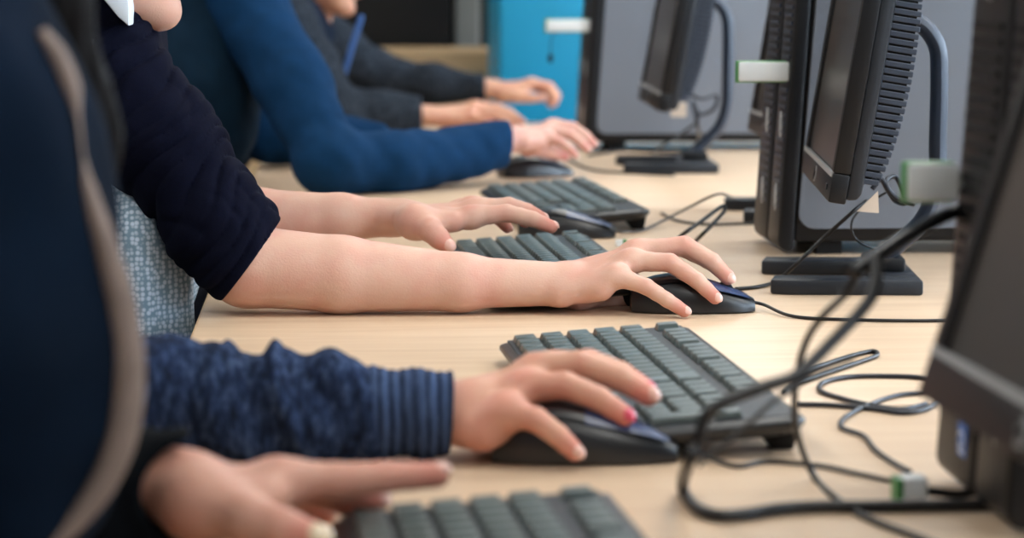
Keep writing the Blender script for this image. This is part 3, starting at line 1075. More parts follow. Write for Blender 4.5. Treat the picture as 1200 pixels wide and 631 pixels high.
o, rz = kb_from((808, 379), (948, 485), .030, 'kbB')
kB = keyboard(o, rz, 'charcoal keyboard beyond the knit-sleeved hand, cables lying over its corner')
o, rz = kb_from((722, 566), (765, 634), .038, 'kbA')
kA = keyboard(V((-.008, 1.44, DESK)), R(4), 'blurred keyboard at the bottom edge under the nearest hand')
o, rz = kb_from((690, 266), (718, 290), .036, 'kbC')
kC = keyboard(V((D(690, 267, DESK + .036).x - .168, D(690, 267, DESK + .036).y, DESK)), R(2.5), 'keyboard between the two bare forearms')
o, rz = kb_from((696, 204), (775, 244), .038, 'kbD')
kD = keyboard(V((D(696, 204, DESK + .038).x - .168, D(696, 204, DESK + .038).y, DESK)), R(4), 'unattended keyboard behind the black mouse, nobody typing on it')


# ------------------------------------------------------------------ mice
def mouse(c, rz, label, L=.122, Wd=.064, Hh=.037, cord=None):
    r = empty('computer_mouse', label, 'computer mouse', (c.x, c.y, DESK), rz)
    nu, nv = 28, 20
    def prof(t):  # half width, height along length (t 0 rear..1 front)
        wv = (math.sin(math.pi * (.06 + .88 * t)) ** .42) * (1 - .10 * math.sin(math.pi * t))
        hv = math.sin(math.pi * (.08 + .84 * t) ** .82) ** .46 * (1 - .50 * max(0, t - .34) ** 1.15)
        return Wd / 2 * wv, Hh * hv
    def surf(t0, t1, v0, v1, off, zmin, name, m, parent):
        vs, fs = [], []
        for i in range(nu + 1):
            t = t0 + (t1 - t0) * i / nu
            w_, h_ = prof(t)
            for j in range(nv + 1):
                a = math.pi * (v0 + (v1 - v0) * j / nv)
                cy = math.cos(a); sz = math.sin(a)
                y = (w_ + off) * math.copysign(abs(cy) ** .62, cy)
                z = zmin + (h_ - zmin + off) * abs(sz) ** .75
                vs.append(((t - .5) * L, y, z))
        for i in range(nu):
            for j in range(nv):
                fs.append((i * (nv + 1) + j, (i + 1) * (nv + 1) + j, (i + 1) * (nv + 1) + j + 1, i * (nv + 1) + j + 1))
        # close both ends and bottom
        n0 = len(vs)
        fs.append(tuple(range(nv + 1))); fs.append(tuple(nu * (nv + 1) + j for j in range(nv + 1))[::-1])
        for i in range(nu):
            fs.append((i * (nv + 1), i * (nv + 1) + nv, (i + 1) * (nv + 1) + nv, (i + 1) * (nv + 1)))
        mb = MB(); mb.add(vs, fs)
        return mb.build(name, m, parent, smooth=True)
    surf(0, 1, 0, 1, 0, .0015, 'body', M['mouse'], r)
    surf(.50, .955, .20, .490, .0006, .012, 'button', M['mousetop'], r)
    surf(.50, .955, .510, .80, .0006, .012, 'button', M['mousetop'], r)
    surf(.03, .50, .25, .75, .0006, .012, 'palm_shell', M['mouse'], r)
    wz = MB(); m = Matrix.Translation(V((.032, 0, prof(.76)[1] - .005)))
    wz.prism([(.009 * math.cos(k * math.pi / 8), .009 * math.sin(k * math.pi / 8)) for k in range(16)], 1, -.003, .003, 0, m)
    wz.build('scroll_wheel', M['dkgrey'], r, bevel=.0006)
    if cord:
        inv = Matrix.Rotation(-rz, 4, 'Z') @ Matrix.Translation(-V((c.x, c.y, DESK)))
        st = [V((L / 2 - .006, 0, .009)), V((L / 2 + .01, 0, .006))]
        vs, fs = tube_geo(catmull(st + [inv @ p for p in cord]), .0017, 8)
        link('cord', vs, fs, M['cable'], r)
    return r


DZ = DESK + .0022
mc_c = V((.3465, 2.415, 0))
mouse(mc_c, R(-3), 'black mouse under the bare-armed hand in sharp focus', cord=[D(930, 371, DZ), D(1000, 375, DZ), D(1098, 376, DZ), D(1180, 372, DZ)])
mb_c = V((.1665, 1.683, 0))
mouse(mb_c, R(-3), 'large black mouse under the hand with the knit cuff', L=.128, Wd=.066, Hh=.040, cord=[D(860, 546, DZ), D(900, 541, DZ), D(960, 546, DZ), D(1003, 555, DZ), D(1050, 565, DZ)])
mouse(V((.285, 3.10, 0)), R(-8), 'unattended black mouse beside the keyboard nobody is using', L=.122, Hh=.036, cord=[D(758, 268, DZ), D(800, 247, DESK + .02), D(840, 228, DESK + .045), D(858, 232, DESK + .02), D(876, 237, DZ)])
mouse(V((.315, 4.00, 0)), R(20), 'small dark mouse under the blue-sleeved hand', Hh=.034)

# ------------------------------------------------------------------ loose cables
def dd(*pts, z=DZ): return [D(x, y, z) for x, y in pts]


cable('cable', 'black cable hanging from the middle monitor down to the desk', [D(862, 339, DZ), D(890, 336, DZ), D(912, 328, DZ + .003), P(935, 308, 2.60), P(965, 279, 2.60), P(1000, 248, 2.58), P(1015, 236, 2.60)], .0021)
cable('cable', 'thin black cable curling under the middle monitor', [P(1040, 225, 2.62), P(1015, 240, 2.62), P(999, 258, 2.61), P(1000, 276, 2.61), P(1012, 287, 2.62), P(1030, 294, 2.64), P(1044, 306, 2.66)], .0013)
cable('cable', 'coiled dark blue cable at the back corner of the middle monitor', [P(1022, 222, 2.6), P(1032, 210, 2.6), P(1040, 222, 2.6), P(1050, 236, 2.61), P(1062, 236, 2.62), P(1050, 208, 2.62), P(1038, 214, 2.6), P(1048, 230, 2.6), P(1070, 240, 2.62)], .0028, M['cablehi'])
tg = MB(); a = [P(1004, 248, 2.515), P(1029, 224, 2.515), P(1030, 250, 2.515)]
tg.add(a + [p + V((0, .001, 0)) for p in a], [(0, 1, 2), (5, 4, 3), (0, 3, 4, 1), (1, 4, 5, 2), (2, 5, 3, 0)])
tag(tg.build('paper_tag', M['paper']), 'cream paper tag at the lower corner of the middle monitor', 'tag')
cable('cable', 'thick blurred cable bundle running left from the nearest tower', [P(1150, 238, 1.62), P(1110, 252, 1.58), P(1075, 270, 1.55), P(1035, 296, 1.52), P(999, 320, 1.50)], .0048, M['cable'])
cable('cable', 'black cable falling from the bundle past the keyboard corner to the bottom edge', [P(1010, 312, 1.51), P(990, 345, 1.52), P(965, 370, 1.52), P(947, 396, 1.53), P(936, 430, 1.54), P(931, 472, 1.56), P(936, 515, 1.58), D(955, 560, DZ), D(984, 588, DZ), D(1020, 609, DZ), D(1085, 634, DZ), D(1140, 660, DZ)], .0024)
cable('cable', 'flat black strap-like cable hanging under the bundle', [P(1026, 300, 1.50), P(1027, 325, 1.49), P(1020, 350, 1.48), P(1000, 375, 1.47), P(972, 404, 1.46), P(950, 426, 1.45), P(928, 443, 1.44), P(887, 456, 1.43), P(845, 474, 1.42), P(826, 490, 1.42), P(819, 520, 1.42), P(806, 545, 1.43), D(800, 572, DZ + .002), D(812, 593, DZ + .002), D(836, 604, DZ + .002), D(874, 603, DZ + .002), D(913, 597, DZ + .002), D(960, 594, DZ + .002), D(1010, 594, DZ + .002), D(1180, 592, DZ + .002)],
      .0040)
cable('cable', 'thin dark cable slanting over the near corner of the large keyboard', [P(1000, 420, 1.47), P(955, 438, 1.46), P(922, 460, 1.45), P(898, 478, 1.44), P(866, 508, 1.44), P(840, 528, 1.44), P(818, 546, 1.44)], .0016)
cable('cable', 'black cable looped upon the desk beside the large keyboard', dd((918, 460), (930, 452), (965, 439), (1003, 426), (1027, 417), (1022, 412), (995, 418), (962, 429), (935, 440)), .0021)
cable('cable', 'blue-black cable in wide loops on the desk left of the nearest monitor', dd((935, 474), (973, 475), (1020, 479), (1059, 484), (1089, 478), (1104, 462), (1098, 450), (1080, 443), (1037, 441), (995, 442), (966, 448), (961, 458), (986, 467), (1020, 475), (1055, 480), (1085, 474)), .0021, M['cablehi'])
cable('cable', 'blue-black cable winding down to the small white adapter', dd((1106, 460), (1055, 463), (1020, 474), (991, 489), (986, 501), (1012, 511), (1025, 527), (1046, 542), (1066, 553)), .0019, M['cablehi'])
cable('cable', 'thick black cable loop standing up behind the bare hand', [D(786, 287, DZ), P(800, 275, 2.86), P(824, 258, 2.88), P(846, 242, 2.9), P(849, 247, 2.9), P(836, 262, 2.89), P(822, 276, 2.88), D(808, 290, DZ)], .0024)
cable('cable', 'black cable from the unattended keyboard towards the grey tower', dd((775, 250), (795, 259), (830, 263), (878, 262), (930, 262)), .0018)
cable('cable', 'black cable lying by the foot of the farthest monitor', dd((655, 178), (675, 192), (700, 200), (745, 203), (790, 205)), .0022)
cable('cable', 'black cable along the foot of the farthest grey tower', dd((690, 182), (715, 178), (740, 176), (770, 178), (800, 180)), .0030)
cable('cable', 'thin black cable bent under the farthest monitor', [P(812, 118, 4.2), P(818, 140, 4.2), P(800, 156, 4.2), P(780, 168, 4.2), D(765, 180, DZ)], .0024)
cable('cable', 'dark cable coil behind the lower edge of the farthest monitor', [P(808, 110, 4.1), P(822, 116, 4.1), P(840, 112, 4.12), P(836, 128, 4.12), P(820, 134, 4.12), P(812, 120, 4.12), P(818, 150, 4.14), D(822, 178, DZ)], .0030, M['cablehi'])
tg = MB(); c = P(796, 128, 4.05)
tg.box((c.x - .014, c.y, c.z - .013), (c.x + .012, c.y + .001, c.z + .011)); tag(tg.build('paper_tag', M['paper']), 'small cream tag under the farthest monitor', 'tag')
c = D(727, 289)
ad = empty('cable_adapter', 'tiny white and green adapter beyond the keyboard between bare forearms', 'adapter', (c.x, c.y, DESK))
mb_ = MB(); mb_.box((-.006, -.004, 0), (.003, .004, .008)); mb_.build('housing', M['white'], ad, bevel=.001)
mb_ = MB(); mb_.box((.0031, -.0042, 0), (.0075, .0042, .0085)); mb_.build('end_cap', M['green'], ad, bevel=.001)
# small white and green adapter at the foot of the near tower
c = D(1066, 590)
ad = empty('cable_adapter', 'small white and green cable adapter on the desk beside nearest tower', 'adapter', (c.x, c.y, DESK))
mb_ = MB(); mb_.box((-.006, -.008, .001), (.010, .008, .018)); mb_.build('housing', M['white'], ad, bevel=.002)
mb_ = MB(); mb_.box((-.011, -.0085, 0), (-.0055, .0085, .0175)); mb_.build('end_cap', M['green'], ad, bevel=.002)
cable('c', None, [V((.009, 0, .008)), V((.02, .003, .006)), V((.035, .006, .004)), V((.055, .008, .008))], .0032, M['cable'], ad).name = 'cord'

# ------------------------------------------------------------------ people
def hand_px(w, fingers, thumb, up=V((0, 0, 1)), s=1.0, thumb_up=None):
    """joints given as (px, py, distance)"""
    q = lambda t: P(*t)
    H = dict(wrist=q(w), up=up, fingers=[[q(j) for j in f] for f in fingers], thumb=[q(j) for j in thumb], s=s)
    if thumb_up: H['thumb_up'] = thumb_up
    return H


def garment(name, m, root, lo, hi, h, build, cuts=()):
    F = Field(lo, hi, h)
    build(F)
    for c in cuts: c(F)
    o = F.mesh(name, m)
    reparent(o, root)
    return o


def torso_cloth(F, J, r=1.0, g=.010, disp=None):
    sd = (J['shL'] - J['shR']).normalized(); fr = perp(X_, sd)
    F.chain([J['pelvis'] + V((0, 0, .04)), J['waist'], J['chest']], [.115 * r + g, .105 * r + g, .115 * r + g], .03, flat=(fr, .8), disp=disp)
    F.seg(J['shR'].lerp(J['shL'], .12), J['shL'].lerp(J['shR'], .12), .050 + g, .050 + g, .05, disp=disp)
    F.seg(J['chest'], J['shR'].lerp(J['shL'], .5), .11 * r + g, .075 + g, .05, flat=(fr, .85), disp=disp)


def neck_cut(F, J, z=.03):
    F.seg(J['neck'] - V((0, 0, .02)), J['headc'] + V((0, 0, .03)), .060, .075, .004, 's')


# ---- person C : navy three-quarter sleeves, bare forearms, sharp hand on the mouse
yC = 2.41
JC = dict(pelvis=V((-.42, 2.56, .50)), waist=V((-.335, 2.55, .68)), chest=V((-.275, 2.56, .90)), neck=V((-.245, 2.55, 1.075)),
          headc=V((-.214, 2.485, 1.157)), face=V((.93, -.03, -.30)), headup=V((.30, 0, 1)),
          shR=P(100, 48, 2.46), elR=P(290, 312, 2.425), shL=V((-.27, 2.72, 1.03)), elL=P(215, 262, 2.66))
HCR = hand_px((655, 333, 2.41),
              [[(742, 297, 2.447), (797, 289, 2.447), (829, 305, 2.442), (851, 322, 2.437)],
               [(744, 295, 2.428), (802, 288, 2.424), (834, 306, 2.416), (853, 326, 2.408)],
               [(737, 306, 2.405), (785, 308, 2.396), (817, 329, 2.384), (838, 349, 2.375)],
               [(720, 323, 2.385), (757, 336, 2.374), (782, 352, 2.366), (802, 365, 2.361)]],
              [(678, 342, 2.435), (715, 347, 2.46), (745, 352, 2.468), (768, 356, 2.466)], up=V((0, -.25, 1)), s=1.1)
HCL = hand_px((462, 255, 2.64),
              [[(552, 254, 2.61), (594, 250, 2.61), (624, 257, 2.607), (646, 266, 2.605)],
               [(556, 246, 2.635), (596, 242, 2.64), (618, 248, 2.64), (634, 256, 2.64)],
               [(552, 243, 2.662), (588, 243, 2.672), (606, 250, 2.674), (616, 260, 2.672)],
               [(542, 245, 2.685), (572, 249, 2.697), (586, 257, 2.70), (594, 267, 2.70)]],
              [(486, 260, 2.60), (503, 269, 2.578), (514, 279, 2.57), (524, 288, 2.565)], up=V((0, .25, 1)), s=1.12)
JC['foreR'] = [P(400, 322, 2.42), P(540, 331, 2.412)]
JC['foreL'] = [P(300, 256, 2.65), P(400, 256, 2.645)]
person_C, gC = person('person with bare forearms in navy sleeves and patterned blouse, one hand on the sharp mouse', JC, (HCR, HCL), M['skinC'], M['nail'], h=.0021,
                      arm_r=dict(R=[.042, .036, .0400, .0375, .0280, .0230], L=[.042, .034, .034, .032, .026, .022]))
envC = lambda t: .35 + .65 * np.clip(1 - np.abs(t - .75) * 2.2, 0, 1)


def bC(F):
    torso_cloth(F, JC, .93, .010, folds(.003, 9, 1))
    F.ell(V((-.16, 2.50, .80)), X_, Y_, Z_, .07, .16, .14, .01, 's')
    F.chain([P(96, 46, 2.47), P(190, 166, 2.455), P(258, 264, 2.435), P(302, 320, 2.425)], [.063, .056, .0515, .0500], .02, disp=folds(.0030, 40, .4, (22, 0, 14), envC, .0012, .0055))
    F.chain([JC['shL'], JC['shL'].lerp(JC['elL'], .5), JC['elL'], P(262, 258, 2.65)], [.060, .054, .046, .040], .02, disp=folds(.003, 22, 2))


def cC(F):
    neck_cut(F, JC)
    d = (P(258, 355, 2.42) - P(330, 258, 2.42)).normalized()
    n = V((-d.z, 0, d.x));  n = n if n.x > 0 else -n
    q = P(294, 306, 2.42)
    F.plane(q, n, .002, lo=q - V((.10, .09, .09)), hi=q + V((.12, .09, .10)))
    F.seg(q + n * .07, q + n * .041, .044, .044, .001, 's')
    q2 = P(285, 257, 2.65)
    F.plane(q2, X_, .002, lo=q2 - V((.05, .07, .07)), hi=q2 + V((.12, .07, .07)))


garment('cardigan', M['navy'], person_C, (-.60, 2.28, .50), (.02, 2.90, 1.16), .0024, bC, [cC])


def bC2(F):
    F.chain([V((-.37, 2.55, .56)), V((-.295, 2.55, .68)), V((-.256, 2.55, .80)), V((-.25, 2.55, .93)), V((-.25, 2.55, 1.03))], [.105, .112, .104, .095, .05], .03, flat=(Y_, 1.05),
            disp=lambda t, X, Y, Z: .004 * np.sin(60 * Y + 8 * X + 1.0) * np.clip((.98 - Z) * 6, 0, 1))
    F.seg(V((-.20, 2.475, .62)), V((-.205, 2.47, .82)), .055, .05, .03, disp=lambda t, X, Y, Z: .003 * np.sin(110 * X + 20 * Y))


garment('blouse', M['blouse'], person_C, (-.56, 2.30, .50), (-.02, 2.80, 1.10), .0035, bC2)
cm = MB()
pg = [(100, -34), (146, -34), (151, 6), (151, 31), (138, 20), (120, -2)]
cm.prism([((q := P(x, y, 2.384)).x, q.z) for x, y in pg], 1, 2.386, 2.47)
reparent(cm.build('collar', M['collar'], bevel=.002), person_C)

# ---- person B : heather knit sleeve, hand on the big mouse
JB = dict(pelvis=V((-.60, 1.86, .50)), waist=V((-.54, 1.86, .70)), chest=V((-.50, 1.86, .92)), neck=V((-.47, 1.86, 1.09)), headc=V((-.45, 1.86, 1.19)), face=V((.95, 0, -.2)), headup=V((.2, 0, 1)),
          shR=V((-.44, 1.72, 1.03)), elR=V((-.235, 1.70, .800)), shL=V((-.44, 2.02, 1.03)), elL=V((-.36, 2.06, .82)))
HBR = hand_px((543, 484, 1.69),
              [[(640, 434, 1.732), (690, 426, 1.728), (728, 439, 1.722), (756, 456, 1.714)],
               [(626, 436, 1.712), (680, 428, 1.704), (727, 444, 1.696), (760, 464, 1.688)],
               [(612, 456, 1.690), (662, 452, 1.680), (702, 468, 1.670), (732, 488, 1.662)],
               [(590, 482, 1.666), (628, 492, 1.654), (654, 511, 1.646), (674, 530, 1.640)]],
              [(568, 492, 1.715), (600, 506, 1.735), (632, 514, 1.738), (660, 518, 1.735)], up=V((0, -.25, 1)), s=1.17)
HBL = generic_hand(V((-.30, 1.98, .64)), V((.8, -.2, -.3)), Z_, -1)
person_B, gB = person('person in a heather blue knit, hand with pink nails on the large mouse', JB, (HBR, HBL), M['skinB'], M['nail'], h=.0024,
                      special={0: M['nailpink'], 2: M['nailpink']})


def envB(t): return .25 + np.clip(1 - np.abs(t - .62) * 4.0, 0, 1)


def bB(F):
    torso_cloth(F, JB, 1, .012, folds(.004, 10, 1))
    F.chain([JB['shR'], JB['shR'].lerp(JB['elR'], .5), JB['elR']], [.066, .060, .052], .02, disp=folds(.004, 16, 1))
    F.chain([JB['elR'], P(200, 470, 1.70), P(290, 477, 1.695), P(380, 480, 1.69), P(440, 485, 1.69), P(535, 487, 1.69)], [.050, .0435, .0415, .0375, .0310, .0285], .010,
            disp=folds(.0065, 40, .6, (30, 0, 50), envB, .0018, .0045))
    F.chain([JB['shL'], JB['elL'], HBL['wrist'] - V((.03, 0, -.01))], [.066, .052, .042], .02, disp=folds(.003, 20, 3))


def cB(F):
    neck_cut(F, JB)
    q = P(447, 484, 1.69)
    # ribbed cuff
    F.plane(q, X_, .002, lo=q - V((0.0, .07, .07)), hi=q + V((.20, .08, .08)))
    q2 = HBL['wrist'] - V((.03, 0, -.01))
    F.plane(q2, X_, .002, lo=q2 - V((.02, .08, .08)), hi=q2 + V((.12, .08, .08)))


garment('sweater', M['heather'], person_B, (-.72, 1.58, .50), (-.02 + .12, 2.16, 1.15), .0027, bB, [cB])


def bBc(F):
    a, b_, c_ = P(436, 484, 1.69), P(500, 485, 1.69), P(545, 487, 1.69)
    rib = lambda t, X, Y, Z: .0005 * np.sin(X * 950) + .0012 * np.sin(X * 210 + 20 * Z)
    F.chain([a, b_, c_], [.0318, .0300, .0295], .004, disp=rib)
    q = P(529, 484, 1.69)
    F.plane(q, V((1, 0, -.06)), .002)
    F.seg(q + X_ * .016, q + X_ * .04, .0262, .0262, .001, 's')
    F.plane(q - X_ * .058, -X_, .002)


a = P(436, 484, 1.69)
garment('ribbed_cuff', M['cuff'], person_B, a - V((.02, .05, .05)), a + V((.12, .05, .05)), .0011, bBc)

# ---- person A : dark hoodie with beige trim, nearest
JA = dict(pelvis=V((-.52, 1.25, .50)), waist=V((-.40, 1.25, .70)), chest=V((-.30, 1.25, .90)), neck=V((-.26, 1.25, 1.10)), headc=V((-.21, 1.25, 1.21)), face=V((.9, .05, -.4)), headup=V((.4, 0, 1)),
          shR=V((-.285, 1.11, 1.04)), elR=V((-.36, 1.03, .80)), shL=V((-.27, 1.41, 1.04)), elL=V((-.22, 1.46, .815)))
HAL = hand_px((204, 570, 1.385),
              [[(330, 566, 1.385), (392, 563, 1.39), (450, 560, 1.395), (512, 557, 1.40)],
               [(325, 562, 1.41), (375, 563, 1.42), (415, 574, 1.425), (440, 588, 1.425)],
               [(315, 566, 1.43), (360, 572, 1.44), (395, 584, 1.445), (418, 598, 1.445)],
               [(300, 575, 1.445), (335, 583, 1.46), (360, 593, 1.465), (380, 604, 1.465)]],
              [(232, 592, 1.36), (290, 610, 1.34), (332, 622, 1.33), (368, 632, 1.325)], up=V((0, -.1, 1)), s=1.2, thumb_up=V((.1, -.7, .7)))
HAR = generic_hand(V((-.22, 1.02, .66)), V((.9, .1, -.2)), Z_, 1)
person_A, gA = person('blurred nearest person in a dark hoodie with beige trim, hand on the bottom keyboard', JA, (HAL and HAR, HAL), M['skinA'], M['nail'], h=.0026,
                      special={9: M['nailpale']})


def bA(F):
    wav = lambda t, X, Y, Z: .003 * np.sin(45 * Z + 20 * Y) + .0015 * np.sin(90 * Y + 30 * Z)
    torso_cloth(F, JA, 1.0, .01, wav)
    # open front panel of the jacket hanging forward over the desk edge
    pts = [(50, 20, .10), (84, 120, .10), (112, 220, .10), (140, 340, .095), (150, 430, .085), (140, 510, .07), (112, 570, .055), (72, 622, .045)]
    ch = [P(px, py, 1.28) - V((r_, 0, 0)) for px, py, r_ in pts]
    F.chain(ch, [p[2] for p in pts], .02, disp=wav)
    F.chain([JA['shR'], JA['shR'].lerp(JA['elR'], .5), JA['elR'], HAR['wrist'] - V((.03, 0, 0))], [.068, .062, .055, .042], .03, disp=folds(.004, 18, 1))
    F.chain([JA['shL'], JA['shL'].lerp(JA['elL'], .5), JA['elL']], [.066, .060, .050], .03, disp=folds(.004, 18, 2))
    # hood folded on the back
    F.ell(V((-.36, 1.25, 1.09)), X_, Y_, Z_, .07, .13, .06, .04)


garment('jacket', M['jacket'], person_A, (-.66, .92, .50), (-.03, 1.54, 1.18), .0035, bA, [lambda F: neck_cut(F, JA)])


def bA2(F):
    F.chain([JA['elL'], P(112, 606, 1.41), P(240, 590, 1.388)], [.056, .053, .044], .01, disp=folds(.0025, 16, 3))
    F.plane(P(222, 558, 1.386), X_, .002)
    F.ell(P(242, 574, 1.375), X_, Y_, Z_, .036, .13, .030, .002, 's')


garment('sleeve', M['jacketin'], person_A, (-.30, 1.33, .752), (-.02, 1.54, .88), .0025, bA2)
tp = [(46, 36), (66, 66), (82, 104), (90, 140), (96, 185), (102, 225), (122, 290), (139, 350), (148, 410), (148, 470), (138, 525), (116, 575), (88, 612), (60, 640)]
pts = [P(x, y, 1.235) for x, y in tp]
rr = [.003, .0050, .0048, .0010, .0004, .0042, .0062, .0074, .0082, .0084, .0082, .0072, .006, .005]
cp = catmull(pts, 5)
ri = []
for i in range(len(cp)):
    t = i / 5; k = min(int(t), len(rr) - 2); ri.append(rr[k] + (rr[k + 1] - rr[k]) * (t - k))
# the band is a flat ribbon: thin tube following the jacket's edge
vs, fs = [], []
for i, p in enumerate(cp):
    t = (cp[min(i + 1, len(cp) - 1)] - cp[max(i - 1, 0)]).normalized()
    sdv = V((t.z, 0, -t.x)).normalized(); up_ = V((0, 1, 0))
    for k in range(10):
        w_ = 2 * math.pi * k / 10
        vs.append(p + sdv * math.cos(w_) * ri[i] + up_ * math.sin(w_) * .006 + up_ * .008)
for i in range(len(cp) - 1):
    for k in range(10): fs.append((i * 10 + k, i * 10 + (k + 1) % 10, (i + 1) * 10 + (k + 1) % 10, (i + 1) * 10 + k))
fs.append(tuple(range(10))[::-1]); fs.append(tuple((len(cp) - 1) * 10 + k for k in range(10)))
reparent(link('jacket_trim', vs, fs, M['trim']), person_A)
FL = Field((-.32, 1.16, .93), (-.06, 1.42, 1.25), .003)
FL.chain([V((-.205, 1.30, 1.20)), P(60, -5, 1.33), P(92, 90, 1.335), P(112, 160, 1.34), P(126, 236, 1.34)], [.03, .016, .010, .010, .004], .02, flat=(Y_, .6), disp=lambda t, X, Y, Z: .0012 * np.sin(500 * X + 300 * Y))
reparent(FL.mesh('hair_lock', M['hair']), person_A)

# ---- person D : bright blue sleeve
JD = dict(pelvis=V((-.50, 4.05, .50)), waist=V((-.40, 4.03, .70)), chest=V((-.30, 4.02, .92)), neck=V((-.19, 4.0, 1.13)), headc=V((-.13, 4.0, 1.25)), face=V((.95, 0, -.3)), headup=V((.3, 0, 1)),
          midR=P(345, 100, 3.76), shR=P(276, -10, 3.86), elR=P(385, 188, 3.68), shL=V((-.17, 4.22, 1.08)), elL=V((-.12, 4.22, .81)))
HDR = hand_px((606, 163, 3.90),
              [[(648, 147, 3.99), (668, 149, 3.99), (682, 158, 3.99), (690, 168, 3.99)],
               [(646, 148, 3.965), (672, 150, 3.965), (686, 159, 3.965), (695, 168, 3.965)],
               [(643, 153, 3.94), (668, 157, 3.935), (680, 166, 3.93), (688, 174, 3.93)],
               [(638, 160, 3.92), (656, 166, 3.91), (667, 174, 3.905), (674, 182, 3.905)]],
              [(620, 170, 3.93), (636, 176, 3.96), (650, 180, 3.98), (662, 183, 3.985)], up=V((-.1, -.25, 1)), s=1.08)
HDL = generic_hand(V((.10, 4.17, .785)), V((.95, -.1, -.1)), Z_, -1)
person_D, gD = person('person leaning on the desk in a bright blue long-sleeved sweater, hand above the small mouse', JD, (HDR, HDL), M['skinD'], M['nail'], h=.0034)


def bD(F):
    F.chain([JD['shR'], JD['midR'], JD['elR']], [.068, .055, .050], .015, disp=folds(.003, 12, 1))
    F.chain([JD['elR'], P(455, 192, 3.74), P(530, 182, 3.82), P(602, 166, 3.89)], [.050, .048, .042, .035], .015, disp=folds(.0028, 14, 2))


def bDL(F):
    F.chain([JD['shL'], JD['elL'], HDL['wrist']], [.070, .052, .036], .02, disp=folds(.003, 16, 3))


def cD(F):
    q = P(592, 168, 3.88)
    F.plane(q, V((1, .3, -.1)), .003, lo=q - V((.05, .1, .1)), hi=q + V((.15, .1, .1)))
    q = HDL['wrist'] - X_ * .02
    F.plane(q, X_, .003, lo=q - V((.05, .1, .1)), hi=q + V((.15, .1, .1)))


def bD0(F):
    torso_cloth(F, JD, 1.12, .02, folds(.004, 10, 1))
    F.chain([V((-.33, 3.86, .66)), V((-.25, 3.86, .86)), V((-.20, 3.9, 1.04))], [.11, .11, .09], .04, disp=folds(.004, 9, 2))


garment('sweater_body', M['bluesweat_shade'], person_D, (-.72, 3.64, .50), (.05, 4.42, 1.2), .005, bD0, [lambda F: neck_cut(F, JD)])
for b_ in (bD, bDL): garment('sleeve', M['bluesweat'], person_D, (-.40, 3.52, .752), (.32, 4.42, 1.2), .004, b_, [cD])

# ---- person E : dark hoodie and gilet at the far end
JE = dict(pelvis=V((-.40, 5.18, .50)), waist=V((-.31, 5.18, .70)), chest=V((-.17, 5.18, .88)), neck=V((-.075, 5.17, 1.00)), headc=V((-.02, 5.13, 1.118)), face=V((.93, -.1, -.35)), headup=V((.35, 0, 1)),
          shR=V((-.11, 4.99, .965)), elR=P(392, 134, 4.95), shL=V((-.08, 5.36, .965)), elL=P(440, 88, 5.45))
HER = hand_px((500, 135, 5.02),
              [[(556, 124, 5.08), (582, 126, 5.08), (598, 132, 5.08), (608, 140, 5.08)],
               [(556, 126, 5.05), (582, 128, 5.05), (600, 135, 5.05), (612, 143, 5.05)],
               [(554, 130, 5.025), (578, 134, 5.02), (594, 141, 5.02), (604, 148, 5.02)],
               [(550, 136, 5.005), (570, 141, 5.0), (582, 147, 5.0), (590, 152, 5.0)]],
              [(520, 138, 5.03), (536, 143, 5.06), (548, 147, 5.08), (558, 150, 5.09)], up=V((0, -.2, 1)), s=1.08)
HEL = hand_px((574, 104, 5.40),
              [[(622, 98, 5.38), (642, 102, 5.37), (650, 113, 5.36), (646, 123, 5.36)],
               [(622, 97, 5.40), (644, 101, 5.40), (653, 112, 5.40), (650, 122, 5.40)],
               [(618, 98, 5.42), (640, 102, 5.42), (650, 112, 5.42), (648, 121, 5.42)],
               [(612, 100, 5.44), (632, 104, 5.44), (642, 112, 5.44), (642, 120, 5.44)]],
              [(590, 110, 5.38), (606, 114, 5.36), (622, 115, 5.35), (636, 115, 5.345)], up=V((0, -.15, 1)), s=1.08)
person_E, gE = person('farthest person in charcoal sleeves and dark navy gilet with blue piping', JE, (HER, HEL), M['skinE'], M['nail'], h=.0036)


def bE(F):
    F.chain([JE['shR'], JE['shR'].lerp(JE['elR'], .5), JE['elR'], P(440, 133, 4.98), P(499, 135, 5.02)], [.07, .062, .054, .048, .038], .02, disp=folds(.003, 22, 2))


def bEL(F):
    F.chain([JE['shL'], JE['elL'], P(505, 98, 5.43), P(572, 104, 5.40)], [.066, .050, .042, .032], .02, disp=folds(.003, 22, 3))


def cE(F):
    for q in (P(494, 135, 5.02), P(568, 104, 5.40)):
        F.plane(q, X_, .003, lo=q - V((.03, .1, .1)), hi=q + V((.12, .1, .1)))


for b_ in (bE, bEL): garment('sleeve', M['hoodie'], person_E, (-.22, 4.82, .752), (.36, 5.56, 1.12), .0045, b_, [cE])


def bE0(F):
    torso_cloth(F, JE, 1.0, .014, folds(.004, 10, 1))
    F.ell(V((-.13, 5.15, 1.0)), X_, Y_, Z_, .085, .11, .055, .03)


garment('gilet', M['hoodie2'], person_E, (-.60, 4.86, .50), (.08, 5.55, 1.16), .005, bE0, [lambda F: neck_cut(F, JE)])
cable('piping', None, [P(424, 18, 5.02), P(414, 50, 5.01), P(402, 90, 5.0), P(390, 125, 4.98)], .006, M['bluepipe'])
pz = COL.objects[-1] if False else bpy.data.objects['piping']
for k_ in list(pz.keys()): del pz[k_]
reparent(pz, person_E)


